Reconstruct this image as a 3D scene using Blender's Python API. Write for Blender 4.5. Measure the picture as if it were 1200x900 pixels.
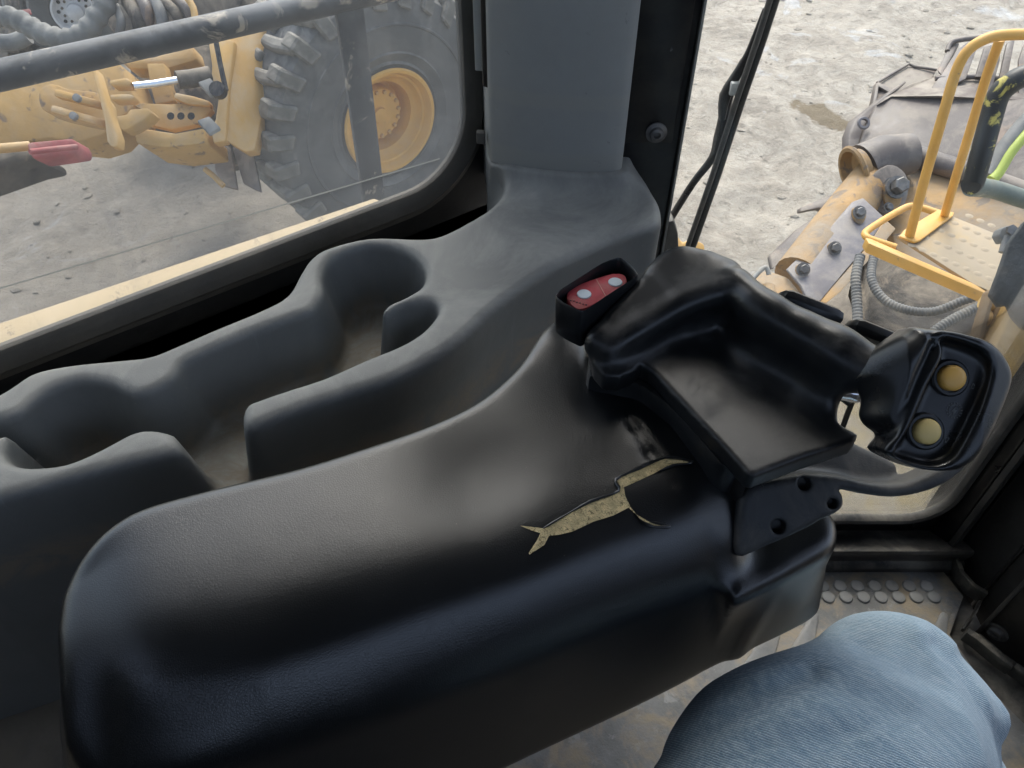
import bpy, bmesh, math, random
import numpy as np
from mathutils import Vector, Matrix, Quaternion
from mathutils.bvhtree import BVHTree
random.seed(7)
for o in list(bpy.data.objects): bpy.data.objects.remove(o)
scene = bpy.context.scene
COL = scene.collection

# ------------------------------------------------------------ camera
C = 3.05                       # eye height above the yard; X is the cab's forward, Y its left
AZ, PITCH, FPX = math.radians(53.5), math.radians(46.0), 900.0
G = Vector((math.cos(AZ), math.sin(AZ), 0)); R = Vector((math.sin(AZ), -math.cos(AZ), 0)); Z = Vector((0, 0, 1))
F3 = G*math.cos(PITCH) - Z*math.sin(PITCH); U3 = G*math.sin(PITCH) + Z*math.cos(PITCH)
CAM = Vector((0, 0, C))
cd = bpy.data.cameras.new('camera'); cam = bpy.data.objects.new('camera', cd); COL.objects.link(cam)
cd.sensor_width = 36; cd.lens = 27.0; cd.clip_start = 0.02; cd.clip_end = 2000
m = Matrix((R, U3, -F3)).transposed().to_4x4(); m.translation = CAM; cam.matrix_world = m
scene.camera = cam

# ------------------------------------------------------------ light
w = bpy.data.worlds.new('World'); scene.world = w; w.use_nodes = True
nt = w.node_tree; nt.nodes.clear()
out = nt.nodes.new('ShaderNodeOutputWorld'); bg = nt.nodes.new('ShaderNodeBackground')
sky = nt.nodes.new('ShaderNodeTexSky'); sky.sky_type = 'NISHITA'; sky.sun_disc = False
SUN_EL, SUN_AZ = math.radians(52), math.radians(54)
sky.sun_elevation = SUN_EL; sky.sun_rotation = math.pi/2 - SUN_AZ
sky.dust_density = 3.5; sky.air_density = 1.0; sky.ozone_density = 1.0
hs = nt.nodes.new('ShaderNodeHueSaturation'); hs.inputs['Saturation'].default_value = 0.75
bg.inputs['Strength'].default_value = 0.15
nt.links.new(sky.outputs[0], hs.inputs['Color']); nt.links.new(hs.outputs[0], bg.inputs['Color']); nt.links.new(bg.outputs[0], out.inputs[0])
sd = bpy.data.lights.new('sun', 'SUN'); sd.energy = 0.6; sd.angle = math.radians(18); sd.color = (1, .98, .95)
so = bpy.data.objects.new('sun', sd); COL.objects.link(so)
sdir = Vector((math.cos(SUN_AZ)*math.cos(SUN_EL), math.sin(SUN_AZ)*math.cos(SUN_EL), math.sin(SUN_EL)))
so.rotation_euler = sdir.to_track_quat('Z', 'Y').to_euler(); so.location = (0, 0, 20)
vs = scene.view_settings; vs.view_transform = 'Standard'; vs.look = 'None'; vs.exposure = 1.55; vs.gamma = 1
scene.render.engine = 'CYCLES'
scene.cycles.max_bounces = 10; scene.cycles.transparent_max_bounces = 12; scene.cycles.diffuse_bounces = 6

# ------------------------------------------------------------ pixel rays -> world points (reference photo is 1200 x 900)
def ray(px, py): return F3 + R*((px-600)/FPX) + U3*((450-py)/FPX)
def P(px, py, d): return CAM + ray(px, py)*d                       # at depth d
def OZ(px, py, z): r = ray(px, py); return CAM + r*((z-C)/r.z)     # on the level z
def OY(px, py, y): r = ray(px, py); return CAM + r*(y/r.y)         # on the plane y
def OG(px, py, g): r = ray(px, py); return CAM + r*(g/r.dot(G))    # on the upright plane across the view
def OPL(px, py, p0, n): r = ray(px, py); return CAM + r*((p0-CAM).dot(n)/r.dot(n))
def RG(r, g, z): return R*r + G*g + Z*z

# ------------------------------------------------------------ materials
def nodes(name):
    mt = bpy.data.materials.new(name); mt.use_nodes = True
    t = mt.node_tree; b = t.nodes['Principled BSDF']
    return mt, t, b
def noise(t, scale, detail=4, rough=.55, vec=None, dist=0):
    n = t.nodes.new('ShaderNodeTexNoise'); n.inputs['Scale'].default_value = scale; n.inputs['Detail'].default_value = detail
    n.inputs['Roughness'].default_value = rough; n.inputs['Distortion'].default_value = dist
    if vec: t.links.new(vec, n.inputs['Vector'])
    return n.outputs['Fac']
def ramp(t, src, a, b, c0=(0,0,0,1), c1=(1,1,1,1)):
    n = t.nodes.new('ShaderNodeValToRGB'); e = n.color_ramp.elements
    e[0].position = a; e[1].position = b; e[0].color = c0; e[1].color = c1
    t.links.new(src, n.inputs[0]); return n.outputs[0]
def mix(t, f, a, b, mode='MIX'):
    n = t.nodes.new('ShaderNodeMix'); n.data_type = 'RGBA'; n.blend_type = mode
    for s, k in ((f, 0), (a, 6), (b, 7)):
        if isinstance(s, (int, float)): n.inputs[k].default_value = s
        elif isinstance(s, tuple): n.inputs[k].default_value = s if len(s) == 4 else s+(1,)
        else: t.links.new(s, n.inputs[k])
    return n.outputs[2]
def math_(t, op, a, b=None, clamp=False):
    n = t.nodes.new('ShaderNodeMath'); n.operation = op; n.use_clamp = clamp
    for s, k in ((a, 0), (b, 1)):
        if s is None: continue
        if isinstance(s, (int, float)): n.inputs[k].default_value = s
        else: t.links.new(s, n.inputs[k])
    return n.outputs[0]
def bump(t, b, h, dist, strength=1.0, prev=None):
    n = t.nodes.new('ShaderNodeBump'); n.inputs['Distance'].default_value = dist; n.inputs['Strength'].default_value = strength
    t.links.new(h, n.inputs['Height'])
    if prev: t.links.new(prev, n.inputs['Normal'])
    t.links.new(n.outputs[0], b.inputs['Normal']); return n.outputs[0]
def objco(t): return t.nodes.new('ShaderNodeTexCoord').outputs['Object']
def up(t):     # how much a face looks at the sky: where dust settles
    g = t.nodes.new('ShaderNodeNewGeometry'); s = t.nodes.new('ShaderNodeSeparateXYZ'); t.links.new(g.outputs['Normal'], s.inputs[0])
    return s.outputs[2]
def M(name, col, rough=.6, metal=0, var=.25, vs_=8, dust=0, dustc=(.36,.32,.25), bs=60, bd=.0006, wear=0, wearc=(.3,.3,.3), wears=20, spec=.5, dust_lo=.45, dust_hi=.6, dscale=6, coat=0):
    mt, t, b = nodes(name); v = objco(t)
    c0 = tuple(c*(1-var) for c in col)+(1,); c1 = tuple(min(1, c*(1+var)) for c in col)+(1,)
    c = ramp(t, noise(t, vs_, 7, .65, v), .36, .64, c0, c1)
    r = ramp(t, noise(t, vs_*2.3, 4, .6, v), .3, .7, (rough*.85,)*3+(1,), (min(1, rough*1.15),)*3+(1,))
    if wear:
        wmask = ramp(t, noise(t, wears, 8, .7, v, .6), 1-wear-.02, 1-wear+.04); c = mix(t, wmask, c, wearc)
    if dust:
        dm = ramp(t, noise(t, dscale, 8, .68, v, .4), dust_lo, dust_hi)
        um = ramp(t, up(t), -.1, .9); um = math_(t, 'ADD', math_(t, 'MULTIPLY', um, .8), .2)
        f = math_(t, 'MULTIPLY', math_(t, 'MULTIPLY', dm, um), dust, True)
        c = mix(t, f, c, dustc); r = mix(t, f, r, (.9,.9,.9))
    t.links.new(c, b.inputs['Base Color']); t.links.new(r, b.inputs['Roughness'])
    b.inputs['Metallic'].default_value = metal; b.inputs['Specular IOR Level'].default_value = spec
    if coat: b.inputs['Coat Weight'].default_value = coat; b.inputs['Coat Roughness'].default_value = .15
    if bd: bump(t, b, noise(t, bs, 6, .6, v), bd)
    return mt

# ------------------------------------------------------------ object helpers
def tag(o, label=None, cat=None, group=None, kind=None):
    for k, s in (('label', label), ('category', cat), ('group', group), ('kind', kind)):
        if s: o[k] = s
    return o
def thing(name, label, cat, loc, group=None):
    e = bpy.data.objects.new(name, None); e.empty_display_size = .05; e.location = loc; COL.objects.link(e)
    return tag(e, label, cat, group)
def org(p):
    while p is not None and p.parent is not None: p = p.parent
    return Vector(p.location) if p is not None else Vector((0,0,0))
def obj(name, verts, faces, mat, parent=None, smooth=False, loc=None):
    o0 = org(parent) if parent is not None else (Vector(loc) if loc is not None else Vector((0,0,0)))
    me = bpy.data.meshes.new(name)
    me.from_pydata([tuple(Vector(v)-o0) for v in verts], [], faces); me.validate()
    me.materials.append(mat)
    if smooth: me.polygons.foreach_set('use_smooth', [True]*len(me.polygons))
    o = bpy.data.objects.new(name, me); COL.objects.link(o)
    if parent is not None: o.parent = parent
    else: o.location = o0
    return o
def fix(bm): bmesh.ops.recalc_face_normals(bm, faces=bm.faces)
def from_bm(name, bm, mat, parent=None, smooth=False, loc=None, sharp=35):
    fix(bm)
    o0 = org(parent) if parent is not None else (Vector(loc) if loc is not None else Vector((0,0,0)))
    bm.transform(Matrix.Translation(-o0))
    me = bpy.data.meshes.new(name)
    if smooth:
        for f in bm.faces: f.smooth = True
        a = math.radians(sharp)
        for e in bm.edges:
            if len(e.link_faces) == 2 and e.calc_face_angle(0) > a: e.smooth = False
    bm.to_mesh(me); bm.free(); me.materials.append(mat)
    o = bpy.data.objects.new(name, me); COL.objects.link(o)
    if parent is not None: o.parent = parent
    else: o.location = o0
    return o
def bevel(bm, w_, seg=2, ang=25):
    es = [e for e in bm.edges if len(e.link_faces) == 2 and e.calc_face_angle(0) > math.radians(ang)]
    if w_ > 0: bmesh.ops.bevel(bm, geom=es, offset=w_, segments=seg, profile=.5, affect='EDGES', clamp_overlap=True)
def prism_bm(pts, vec, bv=0, seg=2, bm=None):
    own = bm is None; b = bmesh.new()
    vec = Vector(vec); n = len(pts)
    a = [b.verts.new(p) for p in pts]; c = [b.verts.new(Vector(p)+vec) for p in pts]
    b.faces.new(a); b.faces.new(list(reversed(c)))
    for i in range(n): b.faces.new((a[i], c[i], c[(i+1)%n], a[(i+1)%n]))
    fix(b)
    if bv: bevel(b, bv, seg)
    if own: return b
    me = bpy.data.meshes.new('t'); b.to_mesh(me); b.free(); bm.from_mesh(me); bpy.data.meshes.remove(me); return bm
def prism(name, pts, vec, mat, parent=None, bv=0, smooth=True, seg=2):
    return from_bm(name, prism_bm(pts, vec, bv, seg), mat, parent, smooth)
def box_pts(c, ax, ay, az, s):
    c = Vector(c); ax, ay, az = (Vector(a).normalized() for a in (ax, ay, az))
    return [c + ax*(sx*s[0]/2) + ay*(sy*s[1]/2) - az*(s[2]/2) for sx, sy in ((-1,-1),(1,-1),(1,1),(-1,1))], az*s[2]
def box(name, c, s, mat, parent=None, axes=None, bv=.003):
    ax = axes or (Vector((1,0,0)), Vector((0,1,0)), Z)
    p, v = box_pts(c, *ax, s); return prism(name, p, v, mat, parent, bv)
def catmull(pts, n=6, closed=False):
    pts = [Vector(p) for p in pts]; L = len(pts); res = []
    for i in range(L if closed else L-1):
        if closed: a, b, c, d = (pts[(i+k)%L] for k in (-1,0,1,2))
        else: a, b, c, d = pts[max(i-1,0)], pts[i], pts[i+1], pts[min(i+2,L-1)]
        for k in range(n):
            t = k/n
            res.append(.5*((2*b)+(c-a)*t+(2*a-5*b+4*c-d)*t*t+(3*b-a-3*c+d)*t*t*t))
    if not closed: res.append(pts[-1])
    return res
def tube_geo(pts, rad, seg=12, ridge=None, caps=True, off=0):
    pts = [Vector(p) for p in pts]; n = len(pts)
    if not isinstance(rad, (list, tuple)): rad = [rad]*n
    vs_, fs = [], []; t0 = (pts[1]-pts[0]).normalized()
    u = t0.orthogonal().normalized()
    for i in range(n):
        t = (pts[min(i+1,n-1)]-pts[max(i-1,0)]).normalized()
        q = t0.rotation_difference(t); u = q @ u; u = (u - t*u.dot(t)).normalized(); t0 = t; v = t.cross(u)
        for k in range(seg):
            a = 2*math.pi*k/seg; vs_.append(pts[i] + (u*math.cos(a)+v*math.sin(a))*rad[i])
    for i in range(n-1):
        for k in range(seg):
            k2 = (k+1)%seg; fs.append(tuple(off+x for x in (i*seg+k, i*seg+k2, (i+1)*seg+k2, (i+1)*seg+k)))
    if caps:
        fs.append(tuple(off+x for x in reversed(range(seg)))); fs.append(tuple(off+(n-1)*seg+k for k in range(seg)))
    return vs_, fs
def tube(name, pts, rad, mat, parent=None, seg=12, curve=0, loc=None):
    pts = [Vector(p) for p in pts]
    if curve:
        if isinstance(rad, (list, tuple)):
            L = len(rad); rr = [rad[min(i//curve, L-2)]*(1-(i%curve)/curve)+rad[min(i//curve+1, L-1)]*((i%curve)/curve) for i in range((L-1)*curve)]+[rad[-1]]
            rad = rr
        pts = catmull(pts, curve)
    v, f = tube_geo(pts, rad, seg)
    bm = bmesh.new(); vv = [bm.verts.new(x) for x in v]
    for g in f: bm.faces.new([vv[i] for i in g])
    return from_bm(name, bm, mat, parent, True, loc, 50)
def hose(name, pts, r, mat, parent=None, pitch=.02, amp=.12, seg=12, curve=10, loc=None):   # corrugated
    c = catmull(pts, curve); L = [0]
    for a, b in zip(c, c[1:]): L.append(L[-1]+(b-a).length)
    n = max(8, int(L[-1]/pitch*4)); res, rad = [], []; j = 0
    for i in range(n+1):
        s = L[-1]*i/n
        while j < len(L)-2 and L[j+1] < s: j += 1
        t = (s-L[j])/max(1e-9, L[j+1]-L[j]); res.append(c[j].lerp(c[j+1], min(1, t)))
        rad.append(r*(1+amp*(1 if i % 4 in (0, 1) else -1)))
    return tube(name, res, rad, mat, parent, seg, 0, loc)
def lathe_bm(profile, o, axis, seg=24, bm=None):     # profile: (radius, height along axis)
    o = Vector(o); axis = Vector(axis).normalized(); u = axis.orthogonal().normalized(); v = axis.cross(u)
    b = bm or bmesh.new(); rings = []
    for r, h in profile:
        if r < 1e-6: rings.append([b.verts.new(o+axis*h)])
        else: rings.append([b.verts.new(o+axis*h+(u*math.cos(2*math.pi*k/seg)+v*math.sin(2*math.pi*k/seg))*r) for k in range(seg)])
    for a, c in zip(rings, rings[1:]):
        for k in range(seg):
            k2 = (k+1)%seg
            if len(a) == 1 and len(c) == 1: continue
            if len(a) == 1: b.faces.new((a[0], c[k], c[k2]))
            elif len(c) == 1: b.faces.new((a[k], c[0], a[k2]))
            else: b.faces.new((a[k], c[k], c[k2], a[k2]))
    return b
def lathe(name, profile, o, axis, mat, parent=None, seg=24, sharp=35):
    return from_bm(name, lathe_bm(profile, o, axis, seg), mat, parent, True, None, sharp)
def bolt(name, c, axis, r, mat, parent, h=None):     # hex head on a washer
    h = h or r*.8; axis = Vector(axis).normalized()
    b = lathe_bm([(0,0),(r*1.45,0),(r*1.45,h*.22),(r,h*.22)], c, axis, 16)
    lathe_bm([(r,h*.22),(r,h*.9),(r*.85,h),(0,h)], c, axis, 6, b)
    return from_bm(name, b, mat, parent, False)
def like(src, name, parent, mat4):                   # a copy that shares mesh data
    c = src.copy(); c.name = name; COL.objects.link(c); c.parent = parent; c.matrix_local = mat4; return c

# ------------------------------------------------------------ signed distance modelling for moulded plastic and padding
def smin(a, b, k):
    h = np.maximum(k-np.abs(a-b), 0)/k; return np.minimum(a, b)-h*h*k*.25
def smax(a, b, k): return -smin(-a, -b, k)
def poly2(X, Y, poly):
    pts = np.array([(p[0], p[1]) for p in poly], np.float32); d = np.full(np.broadcast(X, Y).shape, 1e9, np.float32); s = np.ones(d.shape, np.float32)
    n = len(pts)
    for i in range(n):
        a = pts[i]; b = pts[i-1]; ex, ey = b-a; wx, wy = X-a[0], Y-a[1]
        t = np.clip((wx*ex+wy*ey)/(ex*ex+ey*ey+1e-12), 0, 1); bx, by = wx-ex*t, wy-ey*t
        d = np.minimum(d, bx*bx+by*by)
        c1 = Y >= a[1]; c2 = Y < b[1]; c3 = ex*wy > ey*wx
        s = np.where((c1 & c2 & c3) | (~c1 & ~c2 & ~c3), -s, s)
    return s*np.sqrt(d)
def cap(X, Y, Z_, a, b, ra, rb=None):
    rb = ra if rb is None else rb; a = np.array(a, np.float32); b = np.array(b, np.float32); e = b-a
    px, py, pz = X-a[0], Y-a[1], Z_-a[2]
    t = np.clip((px*e[0]+py*e[1]+pz*e[2])/(e@e+1e-12), 0, 1)
    return np.sqrt((px-e[0]*t)**2+(py-e[1]*t)**2+(pz-e[2]*t)**2)-(ra+(rb-ra)*t)
def chain(X, Y, Z_, pts, rad, k=.006):
    d = None
    for i in range(len(pts)-1):
        c = cap(X, Y, Z_, pts[i], pts[i+1], rad[i], rad[i+1]); d = c if d is None else smin(d, c, k)
    return d
def sdf_mesh(name, lo, hi, h, fn, mat, parent=None, frame=None, loc=None):
    ax = [np.arange(lo[i], hi[i]+h, h, dtype=np.float32) for i in range(3)]
    X, Y, Zz = ax[0][:,None,None], ax[1][None,:,None], ax[2][None,None,:]
    V = np.ascontiguousarray(np.broadcast_to(fn(X, Y, Zz), (len(ax[0]), len(ax[1]), len(ax[2])))).astype(np.float32)
    V[0] = V[-1] = h; V[:,0] = V[:,-1] = h; V[:,:,0] = V[:,:,-1] = h
    S = V < 0; nx, ny, nz = V.shape
    cnt = np.zeros((nx-1, ny-1, nz-1), np.int8)
    for i in (0,1):
        for j in (0,1):
            for k in (0,1): cnt += S[i:nx-1+i, j:ny-1+j, k:nz-1+k]
    act = np.argwhere((cnt > 0) & (cnt < 8)); idx = -np.ones(cnt.shape, np.int32); idx[tuple(act.T)] = np.arange(len(act))
    acc = np.zeros((len(act), 3), np.float64); nn = np.zeros(len(act))
    cs = [(i,j,k) for i in (0,1) for j in (0,1) for k in (0,1)]
    for a in cs:
        for ax_ in range(3):
            if a[ax_]: continue
            b = list(a); b[ax_] = 1
            va = V[act[:,0]+a[0], act[:,1]+a[1], act[:,2]+a[2]]; vb = V[act[:,0]+b[0], act[:,1]+b[1], act[:,2]+b[2]]
            mk = (va < 0) != (vb < 0); t = np.where(mk, va/np.where(mk, va-vb, 1), 0)
            p = np.tile(np.array(a, float), (len(act), 1)); p[:,ax_] += t; acc[mk] += p[mk]; nn[mk] += 1
    co = (act+acc/nn[:,None])*h+np.array(lo)
    quads = []
    for ax_ in range(3):
        sl0 = [slice(None)]*3; sl1 = [slice(None)]*3; sl0[ax_] = slice(0, -1); sl1[ax_] = slice(1, None)
        A, B = S[tuple(sl0)], S[tuple(sl1)]; e = np.argwhere(A != B)
        o1, o2 = [(1,2),(2,0),(0,1)][ax_]
        def cell(d1, d2):
            q = e.copy(); q[:,o1] -= d1; q[:,o2] -= d2; return idx[q[:,0], q[:,1], q[:,2]]
        q = np.stack([cell(1,1), cell(0,1), cell(0,0), cell(1,0)], 1)
        fl = B[tuple(e.T)]; q[fl] = q[fl][:,::-1]; quads.append(q)
    q = np.concatenate(quads); q = q[(q >= 0).all(1)]
    if frame is not None:
        Mx = np.array(frame); co = co @ Mx[:3,:3].T + Mx[:3,3]
    o0 = org(parent) if parent is not None else (Vector(loc) if loc is not None else Vector((0,0,0)))
    co = co-np.array(o0)
    me = bpy.data.meshes.new(name); me.vertices.add(len(co)); me.vertices.foreach_set('co', co.astype(np.float32).ravel())
    me.loops.add(len(q)*4); me.loops.foreach_set('vertex_index', q.astype(np.int32).ravel())
    me.polygons.add(len(q)); me.polygons.foreach_set('loop_start', np.arange(0, len(q)*4, 4, dtype=np.int32))
    me.polygons.foreach_set('use_smooth', np.ones(len(q), bool))
    me.update(calc_edges=True); me.validate(); me.materials.append(mat)
    o = bpy.data.objects.new(name, me); COL.objects.link(o)
    if parent is not None: o.parent = parent
    else: o.location = o0
    return o
def pxz(pts, z, smooth=0):
    p = [OZ(a, b, z) for a, b in pts]
    return catmull(p, smooth, True) if smooth else p


def tps(ctrl):      # smooth height through scattered control points (x, y, z)
    c = np.array(ctrl, np.float64); n = len(c)
    def U(r2): return np.where(r2 > 1e-14, .5*r2*np.log(np.maximum(r2, 1e-14)), 0)
    K = U((c[:,None,0]-c[None,:,0])**2+(c[:,None,1]-c[None,:,1])**2); K += np.eye(n)*2e-6
    Pm = np.c_[np.ones(n), c[:,:2]]; A = np.zeros((n+3, n+3)); A[:n,:n] = K; A[:n,n:] = Pm; A[n:,:n] = Pm.T
    w_ = np.linalg.solve(A, np.r_[c[:,2], 0, 0, 0])
    def f(X, Y):
        r = w_[n]+w_[n+1]*X+w_[n+2]*Y
        for i in range(n): r = r+w_[i]*U((X-c[i,0])**2+(Y-c[i,1])**2)
        return r.astype(np.float32)
    return f
# ------------------------------------------------------------ materials used in the scene
def glass_mat(name, dirt, smear=.5):
    mt = bpy.data.materials.new(name); mt.use_nodes = True; t = mt.node_tree; t.nodes.clear()
    o = t.nodes.new('ShaderNodeOutputMaterial'); tr = t.nodes.new('ShaderNodeBsdfTransparent'); gl = t.nodes.new('ShaderNodeBsdfGlossy')
    gl.inputs['Roughness'].default_value = .03; tr.inputs[0].default_value = (.95,.97,.96,1)
    m1 = t.nodes.new('ShaderNodeMixShader'); fr = t.nodes.new('ShaderNodeFresnel'); fr.inputs[0].default_value = 1.3
    t.links.new(math_(t, 'MULTIPLY', fr.outputs[0], .8), m1.inputs[0]); t.links.new(tr.outputs[0], m1.inputs[1]); t.links.new(gl.outputs[0], m1.inputs[2])
    df = t.nodes.new('ShaderNodeBsdfDiffuse'); df.inputs[0].default_value = (.30,.31,.31,1)
    tl = t.nodes.new('ShaderNodeBsdfTranslucent'); tl.inputs[0].default_value = (.24,.25,.26,1)
    m2 = t.nodes.new('ShaderNodeMixShader'); m2.inputs[0].default_value = .6; t.links.new(df.outputs[0], m2.inputs[1]); t.links.new(tl.outputs[0], m2.inputs[2])
    m3 = t.nodes.new('ShaderNodeMixShader'); v = objco(t)
    if dirt:
        s = t.nodes.new('ShaderNodeSeparateXYZ'); t.links.new(v, s.inputs[0])
        mp = t.nodes.new('ShaderNodeMapping'); mp.inputs['Scale'].default_value = (9, 1, .9); t.links.new(v, mp.inputs[0])
        runs = ramp(t, noise(t, 3, 8, .7, mp.outputs[0], .4), .55, .7)          # rain streaks
        film = ramp(t, noise(t, 7, 6, .65, v), .3, .75)
        spk = ramp(t, noise(t, 260, 3, .7, v), .66, .76)
        spk2 = ramp(t, noise(t, 45, 9, .8, v, .3), .6, .68)
        low = ramp(t, s.outputs[2], .02, .14, (1,1,1,1), (0,0,0,1))              # caked towards the sill
        rt = ramp(t, s.outputs[0], .15, .5)
        b = math_(t, 'ADD', math_(t, 'MULTIPLY', film, .07), .07)
        b = math_(t, 'ADD', b, math_(t, 'MULTIPLY', runs, .06))
        b = math_(t, 'ADD', b, math_(t, 'MULTIPLY', rt, .06))
        b = math_(t, 'ADD', b, math_(t, 'MULTIPLY', spk, .10))
        b = math_(t, 'ADD', b, math_(t, 'MULTIPLY', math_(t, 'MULTIPLY', spk2, math_(t, 'ADD', math_(t, 'MULTIPLY', low, 3.0), .6)), .12))
        b = math_(t, 'ADD', b, math_(t, 'MULTIPLY', low, .08))
        t.links.new(math_(t, 'MULTIPLY', b, dirt, True), m3.inputs[0])
    else: m3.inputs[0].default_value = .015
    t.links.new(m1.outputs[0], m3.inputs[1]); t.links.new(m2.outputs[0], m3.inputs[2]); t.links.new(m3.outputs[0], o.inputs[0])
    return mt
G_DIRTY = glass_mat('dusty window glass', 1.0); G_CLEAN = glass_mat('clear glass', 0)

def leather():
    mt, t, b = nodes('grained black vinyl'); v = objco(t)
    vo = t.nodes.new('ShaderNodeTexVoronoi'); vo.feature = 'DISTANCE_TO_EDGE'; vo.inputs['Scale'].default_value = 620; t.links.new(v, vo.inputs['Vector'])
    h = ramp(t, vo.outputs['Distance'], 0, .25)
    n1 = bump(t, b, h, .00010, .45)
    n2 = bump(t, b, noise(t, 16, 2, .45, v), .002, .3, n1)
    worn = ramp(t, noise(t, 9, 6, .65, v, .5), .45, .7)
    r = mix(t, worn, (.29,)*3, (.32,)*3); c = mix(t, worn, (.006,.007,.008), (.010,.011,.012))
    spk = ramp(t, noise(t, 420, 2, .5, v), .74, .80); c = mix(t, math_(t, 'MULTIPLY', spk, .35), c, (.16,.15,.13))
    t.links.new(c, b.inputs['Base Color']); t.links.new(r, b.inputs['Roughness']); b.inputs['Specular IOR Level'].default_value = .85
    return mt
VINYL = leather()
def console_mat():
    mt, t, b = nodes('dusty grey moulded plastic'); v = objco(t)
    n = noise(t, 5, 7, .65, v, .3); c = ramp(t, n, .3, .7, (.145,.15,.145,1), (.21,.212,.202,1))
    d = ramp(t, noise(t, 8, 8, .7, v, .6), .42, .68); u = ramp(t, up(t), .2, .98)
    f = math_(t, 'MULTIPLY', math_(t, 'ADD', math_(t, 'MULTIPLY', d, .6), .3), u, True)
    c = mix(t, f, c, (.50,.485,.44))
    s = t.nodes.new('ShaderNodeSeparateXYZ'); t.links.new(v, s.inputs[0])
    deep = ramp(t, s.outputs[2], .254, .276, (1,1,1,1), (0,0,0,1)); above = ramp(t, s.outputs[2], .225, .238)
    dirt = math_(t, 'MULTIPLY', math_(t, 'MULTIPLY', deep, above), ramp(t, noise(t, 25, 8, .7, v, .8), .36, .56))
    c = mix(t, math_(t, 'MULTIPLY', dirt, .85), c, (.27,.225,.17))
    spk = ramp(t, noise(t, 300, 2, .5, v), .73, .78); c = mix(t, math_(t, 'MULTIPLY', spk, .45), c, (.30,.28,.25))
    scr = t.nodes.new('ShaderNodeMapping'); scr.inputs['Rotation'].default_value = (0,0,.7); scr.inputs['Scale'].default_value = (90,4,10); t.links.new(v, scr.inputs[0])
    sc = ramp(t, noise(t, 1.5, 3, .5, scr.outputs[0]), .70, .74); c = mix(t, math_(t, 'MULTIPLY', sc, .12), c, (.3,.3,.3))
    t.links.new(c, b.inputs['Base Color'])
    t.links.new(mix(t, f, (.5,)*3, (.72,)*3), b.inputs['Roughness'])
    n1 = bump(t, b, noise(t, 900, 2, .5, v), .00025, .6); bump(t, b, noise(t, 40, 5, .6, v), .0008, .5, n1)
    return mt
CONS = console_mat()
PODM = M('black satin plastic', (.013,.014,.015), .34, var=.2, bs=1500, bd=.00006, dust=.42, dscale=30, dust_lo=.5, dust_hi=.75, dustc=(.14,.13,.12))
HEADM = M('black gloss worn plastic', (.011,.012,.013), .3, var=.2, bs=1500, bd=.00005, dust=.16, dscale=40, dust_lo=.5, dust_hi=.75, dustc=(.14,.13,.12))
BRKT = M('dark grey cast bracket', (.028,.03,.032), .5, bs=700, bd=.0002, dust=.4, dscale=14, dustc=(.2,.18,.15))
TRIM_BASE = M('grey pillar plastic', (.34,.35,.34), .62, var=.07, vs_=5, bs=900, bd=.0002, dust=.5, dscale=7, dustc=(.24,.235,.21))
TRIM2 = M('pale worn pillar band', (.35,.355,.33), .66, var=.06, vs_=9, bs=900, bd=.0002)
def trim_mat():
    mt = TRIM_BASE.copy(); mt.name = 'grey pillar plastic with scuffed bands'; t = mt.node_tree; b = t.nodes['Principled BSDF']; v = objco(t)
    s = t.nodes.new('ShaderNodeSeparateXYZ'); t.links.new(v, s.inputs[0]); z = math_(t, 'ADD', s.outputs[2], math_(t, 'MULTIPLY', noise(t, 60, 4, .6, v), .0016))
    b1 = math_(t, 'MULTIPLY', ramp(t, z, .0725, .0735), ramp(t, z, .0865, .0880, (1,1,1,1), (0,0,0,1)))
    b2 = ramp(t, z, .0195, .0215, (1,1,1,1), (0,0,0,1)); f = math_(t, 'MULTIPLY', math_(t, 'ADD', b1, b2, True), .55)
    src = b.inputs['Base Color'].links[0].from_socket; c = mix(t, f, src, (.36,.36,.33))
    sm = math_(t, 'MULTIPLY', ramp(t, noise(t, 38, 7, .7, v, .5), .64, .70), .6); c = mix(t, sm, c, (.07,.07,.07))
    t.links.new(c, b.inputs['Base Color']); return mt
TRIM = trim_mat()
BLACKP = M('black painted steel', (.006,.006,.007), .30, var=.3, bs=90, bd=.0002, wear=.30, wears=60, wearc=(.08,.075,.065), dust=.2, dscale=25)
DUSTYB = M('dusty black steel', (.03,.03,.031), .5, bs=60, bd=.0006, dust=.75, dscale=9, dust_lo=.38, dust_hi=.62, dustc=(.31,.28,.23))
SEAL = M('brown dusty rubber seal', (.07,.066,.058), .75, bs=300, bd=.0004, dust=.7, dscale=9, dustc=(.19,.165,.13), dust_lo=.3, dust_hi=.6)
INNERB = M('black inner wall', (.012,.012,.012), .7, bs=80, bd=.0005)
FLOORM = M('dusty rubber floor mat', (.20,.20,.195), .55, bs=120, bd=.0012, dust=.95, dscale=11, dust_lo=.47, dust_hi=.60, dustc=(.36,.30,.22), wear=.40, wears=30, wearc=(.30,.30,.29))
STUDM = M('worn grey rubber stud', (.24,.24,.235), .5, bs=200, bd=.0006, dust=.3, dscale=30)
RUBBER = M('grey kick rubber', (.06,.058,.052), .7, bs=150, bd=.0008, dust=.8, dscale=18, dustc=(.26,.23,.18))
BROWNP = M('scuffed brown black panel', (.022,.02,.018), .5, bs=80, bd=.0005, dust=.3, dscale=6, wear=.3, wears=10, wearc=(.05,.042,.034))
YEL = M('dusty machine yellow', (.56,.33,.10), .6, var=.1, vs_=4, bs=40, bd=.001, dust=.75, dscale=4, dust_lo=.4, dust_hi=.62, dustc=(.52,.45,.34))
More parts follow.
